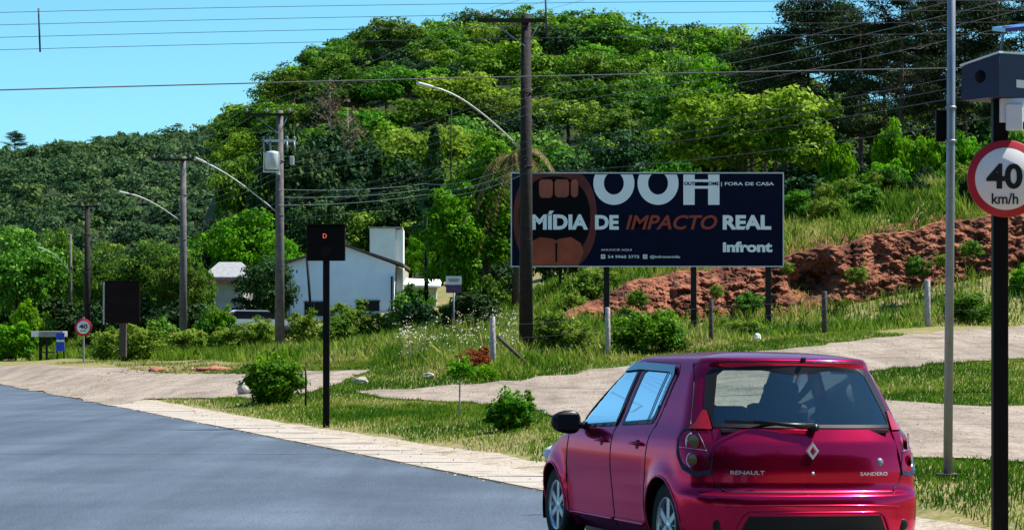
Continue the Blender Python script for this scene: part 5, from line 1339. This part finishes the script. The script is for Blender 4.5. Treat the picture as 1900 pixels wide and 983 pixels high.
    def shrink(poly, d):
        a = np.array(poly); c = a.mean(0); L = np.linalg.norm(a-c, axis=1); return [tuple(c+(p-c)*(1-d/l*1.15)) for p, l in zip(a, L)]
    def shell(off, hole):
        V = []; N = None
        for z in zs:
            r = ring(z, off); N = len(r)
            for x, y in r: V.append((x, y, z-(off if z > 1.4 else 0)))
        V = np.array(V); nz_ = len(zs)
        Fc = np.array([(i*N+j, i*N+(j+1) % N, (i+1)*N+(j+1) % N, (i+1)*N+j) for i in range(nz_-1) for j in range(N)])
        Cc = V[Fc].mean(1); x, y, z = Cc.T
        rear = y < .75; side = (np.abs(x) > .5)
        rem = (rear & inpoly(x, z, shrink(rearwin, hole))) | (side & (inpoly(y, z, shrink(rwin, hole)) | inpoly(y, z, shrink(fwin, hole)))) | ((y > 2.0) & (z > .97) & inpoly(x, z, shrink(wsh, hole)))
        ra = np.zeros(len(x), bool)
        for ay, az, ar in arch: ra |= side & ((y-ay)**2+(z-az)**2 < (ar+(.0 if not off else .03))**2)
        # snap the wheel arch boundary onto a true circle
        used_k = np.zeros(len(V), bool); used_r = np.zeros(len(V), bool); used_k[Fc[~ra].ravel()] = True; used_r[Fc[ra].ravel()] = True
        for i in np.where(used_k & used_r)[0]:
            best = min(arch, key=lambda a: (V[i, 1]-a[0])**2+(V[i, 2]-a[1])**2); dy, dz = V[i, 1]-best[0], V[i, 2]-best[1]; r = sqrt(dy*dy+dz*dz)
            if r > .2: V[i, 1] = best[0]+dy/r*best[2]; V[i, 2] = best[1]+dz/r*best[2]
        keep = ~(rem | ra)
        return V, Fc[keep], Cc[keep], N
    V, Fc, Cc, N = shell(0, .035)
    x, y, z = Cc.T
    cls = np.zeros(len(Cc), int)
    hat = (y < .62) & inpoly(x, z, hatch); cls[hat] = 1
    cls[(z < .552) & (y < .55)] = 2
    for s, b in ((-1, 3), (1, 5)):
        sd = (x*s > .5); cls[sd & inpoly(y, z, rdoor)] = b; cls[sd & inpoly(y, z, fdoor)] = b+1
    cls[(z < .62) & (y > 3.55)] = 7
    cls[(z > .70) & (z < .985) & (y > 2.98) & (np.abs(x) < .70)] = 8
    nm = ['body', 'tailgate', 'bumper', 'rear_door', 'front_door', 'rear_door', 'front_door', 'bumper', 'bonnet']
    # normals from the whole skin so the split panels shade as one surface
    full = np.zeros_like(V); A0 = V[Fc]; nf = np.cross(A0[:, 2]-A0[:, 0], A0[:, 3]-A0[:, 1]); 
    for q in range(4): np.add.at(full, Fc[:, q], nf)
    ln = np.linalg.norm(full, axis=1); ln[ln == 0] = 1; full /= ln[:, None]
    parts = {}
    for c in range(9):
        f = Fc[cls == c]; u, inv = np.unique(f.ravel(), return_inverse=True)
        o = mk(nm[c], V[u].tolist(), inv.reshape(-1, 4).tolist(), 'car_paint', root, smooth=True)
        nn = full[u]; o.data.normals_split_custom_set_from_vertices([tuple(v) for v in nn]); parts[c] = o
    parts[1]['label'] = 'dented red tailgate with a creased spot under the window'
    top = V[-N:]; # close the roof
    f = [(i, i+1, N-i-1, N-i) if i else (0, 1, N-1) for i in range(0, N//2)]
    ro = mk('roof_skin', [tuple(p) for p in top], [t for t in f if len(set(t)) == len(t)], 'car_paint', root, smooth=True)
    V2, F2, _, _ = shell(.035, .0)
    mk('interior_lining', V2.tolist(), F2[:, ::-1].tolist(), 'interior', root, smooth=True)
    # ---- patches laid on the skin
    def patch(name, poly, m, side='rear', off=.005, parent=None, sgn=-1, inner=None, step=.045):
        ringp = densify(poly, step); a = np.array(ringp); holes = []
        X, Y = np.meshgrid(np.arange(a[:, 0].min(), a[:, 0].max(), step), np.arange(a[:, 1].min(), a[:, 1].max(), step)); X = X.ravel()+.003; Y = Y.ravel()+.003
        k = inpoly(X, Y, shrink(poly, step*.5))
        if inner is not None: k &= ~inpoly(X, Y, inner)
        pts = [Vector(p) for p in ringp]; loops = [list(range(len(ringp)))]
        if inner is not None:
            ir = densify(inner, step); loops.append([len(pts)+i for i in range(len(ir))][::-1]); pts += [Vector(p) for p in ir]
        else: pts += [Vector((p, q)) for p, q in zip(X[k], Y[k])]
        if inner is not None:
            v, e, f, *_ = delaunay_2d_cdt(pts, [], loops, 0, 1e-5)
            ff = []
            for t in f:
                c = sum((v[i] for i in t), Vector((0, 0)))/len(t)
                if inpoly(np.array([c.x]), np.array([c.y]), ringp)[0] and not inpoly(np.array([c.x]), np.array([c.y]), ir)[0]: ff.append(t)
            f = ff
        else: v, e, f, *_ = delaunay_2d_cdt(pts, [], loops, 1, 1e-5)
        out = []
        for p in v:
            u, w_ = p.x, p.y
            if side == 'rear': out.append((u, rear_y(u, w_)-off, w_+off*.3))
            elif side == 'front': out.append((u, front_y(u, w_)+off, w_+off*.3))
            elif side == 'side': out.append((sgn*(-side_x(u, w_)+off), u, w_))
            elif side == 'corner':                    # u = corner angle in degrees
                Wz, Rz, Bz, _, _ = roofpar(w_); f_ = R_(min(u, 90)); yy = Rz+Bz*(1-cos(f_)**PW); xx = Wz*sin(f_)**PW
                if u > 90: yy += (u-90)*.012
                kx = 1-.030*((yy-1.9)/1.9)**2; n_ = Vector((sin(f_)**1.3, -cos(f_)**.9)).normalized(); out.append((sgn*(xx*kx+off*n_.x), yy+off*n_.y, w_))
        o = mk(name, out, f, m, parent or root, smooth=True)
        # face outward
        return o
    # rear window with black surround
    patch('window_surround', rearwin, 'trim_black', 'rear', .006, parts[1], inner=shrink(rearwin, .055))
    patch('rear_window', shrink(rearwin, .02), 'car_glass', 'rear', .003, parts[1])
    patch('windscreen', wsh, 'car_glass', 'front', .004)
    for sg, b in ((-1, 3), (1, 5)):
        patch('window_surround', rwin, 'trim_black', 'side', .005, parts[b], sg, inner=shrink(rwin, .045))
        patch('window_surround', fwin, 'trim_black', 'side', .005, parts[b+1], sg, inner=shrink(fwin, .045))
        patch('side_window', shrink(rwin, .01), 'car_glass_side', 'side', .002, parts[b], sg)
        patch('side_window', shrink(fwin, .01), 'car_glass_side', 'side', .002, parts[b+1], sg)
        # quarter divider bar, black pillar strip and wind visors
        patch('window_bar', [(1.19, .99), (1.215, .99), (1.125, 1.38), (1.10, 1.38)], 'trim_black', 'side', .008, parts[b], sg, step=.03)
        vis_ = [(1.00, 1.345), (1.10, 1.358), (1.72, 1.372), (2.16, 1.352), (2.50, 1.12), (2.79, .945), (2.83, .965), (2.60, 1.17), (2.24, 1.385), (2.16, 1.418), (1.72, 1.425), (1.02, 1.405), (.955, 1.35), (1.00, 1.12), (1.035, 1.12)]
        patch('window_visor', vis_, 'visor', 'side', .020, root, sg, step=.03)
    # seams between panels
    def seam(pts, side, sgn=-1, r=.0045, off=.000):
        out = []
        for (a, b) in zip(pts, pts[1:]):
            n = max(2, int(math.dist(a, b)/.03))
            for i in range(n): out.append((a[0]+(b[0]-a[0])*i/n, a[1]+(b[1]-a[1])*i/n))
        out.append(pts[-1])
        if side == 'rear': return [(u, rear_y(u, w_)-off, w_) for u, w_ in out]
        return [(sgn*(-side_x(u, w_)+off), u, w_) for u, w_ in out]
    gaps = []
    m = MB(); m.tube(seam([(-.60, .555), (-.665, .62), (-.735, .96), (-.75, 1.0), (-.625, 1.43)], 'rear'), .005, 5); m.build('panel_gap', 'trim_black', parts[1]); m = MB(); m.tube(seam([(.60, .555), (.665, .62), (.735, .96), (.75, 1.0), (.625, 1.43)], 'rear'), .005, 5)
    m.build('panel_gap', 'trim_black', parts[1]); m = MB(); m.tube(seam([(-.60, .553), (0, .551), (.60, .553)], 'rear'), .005, 5)
    m.build('panel_gap', 'trim_black', parts[1]); m = MB(); m.tube([(xx, rear_y(xx, 1.43)+.004, 1.431) for xx in np.linspace(-.6, .6, 22)], .005, 5)
    m.build('panel_gap', 'trim_black', parts[1])
    for sg in (-1, 1):
        m = MB(); m.tube(seam(rdoor[2:]+[], 'side', sg), .004, 5); m.build('panel_gap', 'trim_black', parts[3 if sg < 0 else 5]); m = MB(); m.tube(seam([(1.78, .225), (1.805, .95), (1.705, 1.432)], 'side', sg), .0045, 5); m.build('panel_gap', 'trim_black', parts[4 if sg < 0 else 6])
        m = MB(); m.tube(seam([(2.86, .225), (2.90, .60), (2.86, .97)], 'side', sg), .0045, 5)
        m.build('panel_gap', 'trim_black', root)
    # body side moulding near the sill
    for sg in (-1, 1):
        m = MB(); m.tube([(sg*(-side_x(u, .275)+.004), u, .275) for u in np.linspace(1.12, 1.76, 16)], .012, 6); m.build('side_moulding', 'car_paint', parts[3 if sg < 0 else 5])
        m = MB(); m.tube([(sg*(-side_x(u, .275)+.004), u, .275) for u in np.linspace(1.80, 2.84, 16)], .012, 6); m.build('side_moulding', 'car_paint', parts[4 if sg < 0 else 6])
        for u, b in ((1.22, 3), (2.02, 4)):
            X0 = sg*(-side_x(u, .84)); m = MB(); m.tube([(X0-sg*.005, u-.085, .845), (X0+sg*.03, u-.06, .848), (X0+sg*.034, u+.05, .848), (X0-sg*.005, u+.085, .845)], .013, 7); m.build('handle', 'car_paint', parts[b+(0 if sg < 0 else 2)])
            m = MB(); m.lathe([(0, -.006), (.038, -.004), (.04, 0), (0, .003)], 'x', 16, (X0-sg*.001, u, .835)); m.build('handle_recess', 'trim_black', parts[b+(0 if sg < 0 else 2)])
        # mirror
        mx = -side_x(2.52, .98); m = MB(); bm = bmesh.new(); bmesh.ops.create_icosphere(bm, subdivisions=3, radius=1)
        vs = []
        for v in bm.verts:
            c = v.co; sx = math.copysign(abs(c.x)**.75, c.x); sz = math.copysign(abs(c.z)**.8, c.z)
            vs.append((sg*(mx+.175+.115*sx), 2.56+(.045 if c.y < 0 else .085)*c.y, 0.965+.088*sz*(1-.18*sx)))
        bm.verts.index_update(); m.add(vs, [[v.index for v in f.verts] for f in bm.faces], True); bm.free()
        mi = m.build('mirror', 'trim_black', root)
        m = MB(); m.tube([(sg*(mx-.01), 2.55, .94), (sg*(mx+.09), 2.555, .94)], [.03, .022], 8); m.build('mirror_arm', 'trim_black', mi)
        m = MB(); m.box((sg*(mx+.175), 2.512, .965), (.17, .004, .115), bev=.0015); m.build('mirror_glass', 'window_dark', mi)
        # tail lamps
        lamp = [(50, .665), (47.5, .80), (48, .93), (51, 1.0), (56, 1.105), (61, 1.11), (68, 1.02), (80, .97), (84, .90), (84, .80), (76, .70), (62, .655)]
        tl = patch('tail_light', lamp, 'lamp_smoke', 'corner', .012, root, sg, step=.02 if 0 else 1.6)
        up = [(51, .975), (52, 1.005), (56.5, 1.10), (60.5, 1.105), (67, 1.015), (76, .975)]
        patch('brake_lens', up, 'lamp_red', 'corner', .017, tl, sg, step=1.6)
        def cpt(u, z_, off): 
            Wz, Rz, Bz, _, _ = roofpar(z_); f_ = R_(u); yy = Rz+Bz*(1-cos(f_)**PW); xx = Wz*sin(f_)**PW*(1-.03*((yy-1.9)/1.9)**2); n_ = Vector((sin(f_)**1.3, -cos(f_)**.9)).normalized()
            return Vector((sg*(xx+off*n_.x), yy+off*n_.y, z_))
        for zc_, rr in ((.885, .062), (.765, .050)):
            c = cpt(64, zc_, .013); n_ = (cpt(64, zc_, .1)-cpt(64, zc_, 0)).normalized(); a = n_.cross(Vector((0, 0, 1))).normalized(); b_ = a.cross(n_)
            m = MB()
            sgo = 1 if (a.x*sg) > 0 else -1
            m.tube([c+rr*(cos(q)*a*sgo+sin(q)*b_) for q in np.linspace(-1.25, 1.25, 15)], .007 if zc_ > .8 else .004, 6); m.build('lamp_ring', 'alloy', tl)
            m = MB(); k_ = [c+n_*.002]+[c+.8*rr*(cos(q)*a+sin(q)*b_) for q in np.linspace(0, 2*pi, 20, endpoint=False)]
            m.add(k_, [(0, 1+i, 1+(i+1) % 20) for i in range(20)], True); m.build('bulb_cover', 'lamp_smoke', tl)
        m = MB(); m.tube([cpt(u, .828+.02*sin(R_((u-50)*3)), .0135) for u in np.linspace(52, 80, 14)], .002, 5); m.build('lamp_divider', 'alloy', tl)
        # wheels
        for ay, az, ar in arch:
            wr = empty('wheel', (0, 0, 0)); wr.parent = root; wr.location = (sg*(.845-.095), ay, .300)
            T_ = MB(); T_.lathe([(.19, -.08), (.245, -.092), (.288, -.082), (.300, -.055), (.302, 0), (.300, .055), (.288, .082), (.245, .092), (.19, .08)], 'x', 40); T_.build('tyre', 'tyre', wr)
            o_ = MB(); s_ = -1 if sg < 0 else 1
            o_.lathe([(.195, -.05*s_), (.20, .07*s_), (.192, .083*s_), (.18, .06*s_), (.178, .0)], 'x', 40)
            for q in range(6):
                a = q*pi/3; mt_ = Matrix.Rotation(a, 4, 'X'); o_.box(mt_ @ Vector((.055*s_, 0, .115)), (.03, .052, .15), mt_, bev=.006)
            o_.lathe([(0, .075*s_), (.035, .073*s_), (.055, .06*s_), (.06, .03*s_)], 'x', 24); o_.build('rim', 'alloy', wr)
            o_ = MB(); o_.lathe([(0, 0), (.13, 0), (.135, .012), (0, .014)], 'x', 24); o_.build('brake_disc', 'galv', wr)
            m = MB(); n = 40; vs = []; 
            for i in range(n+1):
                q = -.35+(pi+.7)*i/n
                for xx in (.50, .835): vs.append((sg*xx, ay+.362*cos(q), az+.362*sin(q)))
            m.add(vs, [(2*i, 2*i+1, 2*i+3, 2*i+2) for i in range(n)], True)
            m.add([(sg*.5, ay+.362*cos(q), az+.362*sin(q)) for q in np.linspace(0, 2*pi, 30, endpoint=False)], [tuple(range(30))]); m.build('wheel_well', 'trim_black', root)
            m = MB(); pr = []
            for i in range(41):
                q = -.28+(pi+.56)*i/40; yy, zz = ay+ar*cos(q), az+ar*sin(q)
                if zz < .18: continue
                pr.append((sg*(-side_x(yy, zz)-.003), yy, zz))
            m.tube(pr, .011, 6); m.build('arch_lip', 'car_paint', root)
    # floor, sill and dark underside
    m = MB(); m.box((0, 2.0, .22), (1.36, 3.5, .06)); m.box((0, .3, .26), (1.3, .35, .12), bev=.02); m.build('underbody', 'trim_black', root)
    # rear bumper details
    lowp = [(-.60, .18), (-.50, .395), (-.46, .42), (.46, .42), (.50, .395), (.60, .18)]
    bp = parts[2]
    patch('plate_recess_shade', [(-.57, .185), (-.47, .395), (.47, .395), (.57, .185)], 'trim_black', 'rear', .004, bp, step=.04)  # flat black patch on the skin; the recess's darkness is put into colour
    m = MB(); m.tube([(u, rear_y(u, w_)-.006, w_) for u, w_ in densify(lowp, .03)[:-40] if w_ > .19 or abs(u) > .6], .009, 6, cap=True)
    m = MB(); path = []
    for (a, b) in zip(lowp, lowp[1:]):
        for i in range(12): path.append((a[0]+(b[0]-a[0])*i/12, a[1]+(b[1]-a[1])*i/12))
    m.tube([(u, rear_y(u, w_)-.004, w_) for u, w_ in path], .010, 6); m.build('bumper_crease', 'car_paint', bp)
    m = MB(); m.tube([(u, rear_y(u, .468)-.002, .468-.012*(abs(u)/.7)**2) for u in np.linspace(-.62, .62, 30)], .007, 6); m.build('bumper_crease', 'car_paint', bp)
    for sg in (-1, 1):
        m = MB(); m.lathe([(0, -.004), (.035, -.004), (.04, .0), (0, .002)], 'y', 20, (sg*.66, rear_y(.66, .33)-.004, .33)); m.build('fog_lamp', 'trim_black', bp)
    # badges
    cz_ = .83; yb = rear_y(0, cz_)
    m = MB()
    def dia(w_, h_, yy): return [(0, yy, cz_+h_), (w_, yy, cz_), (0, yy, cz_-h_), (-w_, yy, cz_)]
    o4, i4 = dia(.047, .064, yb-.006), dia(.018, .027, yb-.006); o5, i5 = dia(.040, .056, yb-.018), dia(.024, .034, yb-.018)
    m.add(o4+o5+i5+i4, [(i, (i+1) % 4, 4+(i+1) % 4, 4+i) for i in range(4)]+[(4+i, 4+(i+1) % 4, 8+(i+1) % 4, 8+i) for i in range(4)]+[(8+i, 8+(i+1) % 4, 12+(i+1) % 4, 12+i) for i in range(4)])
    m.build('emblem', 'chrome', parts[1])
    m = MB(); m.lathe([(0, -.006), (.010, -.005), (.012, 0)], 'y', 14, (0, rear_y(0, .68)-.001, .68)); m.build('lock_button', 'chrome', parts[1])
    def badge(s, x0, z0, wd, h):
        vs, fs = text_geo(s, 1, wd, .01, 0, .003); a0 = min(v.y for v in vs); a1 = max(v.y for v in vs)
        out = []
        for v in vs: zz = z0+(v.y-a0)*h/(a1-a0); xx = x0+v.x; out.append((xx, rear_y(xx, zz)-.004-.003*(v.z > 0), zz))
        mk('badge', out, fs, 'chrome', parts[1])
    badge('RENAULT', -.565, .672, .225, .026); badge('SANDERO', .345, .665, .215, .024)
    m = MB(); yy = rear_y(.50, .755); m.lathe([(0, -.005), (.026, -.004), (.028, 0)], 'y', 20, (.50, yy-.001, .755)); m.build('sticker', 'galv', parts[1])
    # wiper
    m = MB(); pts = [(.02, rear_y(.02, .985)-.05, 1.0), (-.16, rear_y(.16, 1.0)-.045, 1.008), (-.38, rear_y(.38, 1.02)-.035, 1.03)]
    m.tube(pts, [.022, .015, .008], 8); m.box((-.33, rear_y(.33, 1.015)-.02, 1.018), (.52, .012, .022), Matrix.Rotation(R_(2), 4, 'Y')); m.lathe([(0, -.07), (.026, -.06), (.03, .0)], 'y', 16, (.03, rear_y(.03, .985)-.005, .99)); m.build('wiper', 'trim_black', parts[1])
    m = MB(); m.box((.06, .42, 1.452), (.03, .04, .03), bev=.008); m.build('washer_nozzle', 'trim_black', root)
    m = MB(); m.tube([(.0, 2.0, 1.52), (.0, 1.86, 1.66)], [.006, .002], 6); 
    # high brake lamp behind the glass
    m = MB(); m.box((0, .50, 1.392), (.26, .03, .022), bev=.004); m.build('brake_light', 'white_plastic', root)
    # interior: seats with head restraints, dashboard, wheel, parcel shelf
    def seat(cx, cy, wd, hh, name):
        m = MB(); m.box((cx, cy, .48), (wd, .52, .16), bev=.05)
        mt_ = Matrix.Rotation(R_(14), 4, 'X'); m.box((cx, cy-.30, .48+hh/2), (wd, .13, hh), mt_, bev=.055); st = m.build(name, 'seat_fabric', root)
        return st
    for cx in (-.35, .35):
        st = seat(cx, 2.0, .48, .66, 'front_seat'); m = MB(); m.box((cx, 1.56, 1.20), (.27, .09, .17), bev=.04); m.tube([(cx-.06, 1.6, 1.05), (cx-.06, 1.58, 1.16)], .007, 5); m.tube([(cx+.06, 1.6, 1.05), (cx+.06, 1.58, 1.16)], .007, 5); m.build('headrest', 'seat_fabric', st)
    m = MB(); m.box((0, 1.05, .46), (1.28, .5, .16), bev=.05); m.box((0, .76, .74), (1.26, .13, .50), Matrix.Rotation(R_(14), 4, 'X'), bev=.05); rs = m.build('rear_seat', 'seat_fabric', root)
    for cx in (-.38, .38):
        m = MB(); m.box((cx, .67, 1.06), (.26, .08, .13), bev=.035); m.build('headrest', 'seat_fabric', rs)
    m = MB(); m.box((0, .42, .965), (1.2, .42, .02)); m.build('parcel_shelf', 'interior', root)
    m = MB(); m.box((0, 2.62, .86), (1.36, .55, .22), bev=.07); m.box((-.35, 2.52, .97), (.36, .2, .08), bev=.035); m.build('dashboard', 'interior', root)
    m = MB(); mt_ = Matrix.Rotation(R_(-62), 3, 'X'); m.tube([Vector((-.35, 2.30, .92))+(mt_ @ Vector((.18*cos(q), .18*sin(q), 0))) for q in np.linspace(0, 2*pi, 28)], .015, 6, cap=False); m.build('steering_wheel', 'trim_black', root)
    m = MB(); m.box((0, 2.28, 1.33), (.22, .03, .06), bev=.012); m.build('inner_mirror', 'trim_black', root)
    # headlamps at the far end
    for sg in (-1, 1):
        m = MB(); bm = bmesh.new(); bmesh.ops.create_icosphere(bm, subdivisions=2, radius=1); bm.verts.index_update()
        m.add([(sg*.62+.17*v.co.x, 3.72+.13*v.co.y-.05*sg*v.co.x*sg, .68+.09*v.co.z) for v in bm.verts], [[v.index for v in f.verts] for f in bm.faces], True); bm.free(); m.build('headlight', 'white_plastic', root)
    m = MB(); m.tube([(.0, 0, 0), (0, 0, .01)], .001, 3)
    return root
red_car()

# ------------------------------------------------------------------ set every depth to its true value
def true_depth():
    done = set()
    def sy(o):
        if o.data.name in done: return
        done.add(o.data.name); n = len(o.data.vertices); a = np.empty(n*3, np.float32); o.data.vertices.foreach_get('co', a); a[1::3] *= KY; o.data.vertices.foreach_set('co', a); o.data.update()
    for o in list(bpy.data.objects):
        if o.parent or o.type in ('CAMERA', 'LIGHT') or o.name in TRUE: continue
        if o.type == 'MESH' and o.location.length < 1e-6: sy(o)
        else: o.location.y *= KY
        if o.name.split('.')[0] in ('overhead_line', 'fence'):
            for c in o.children: sy(c)
true_depth()
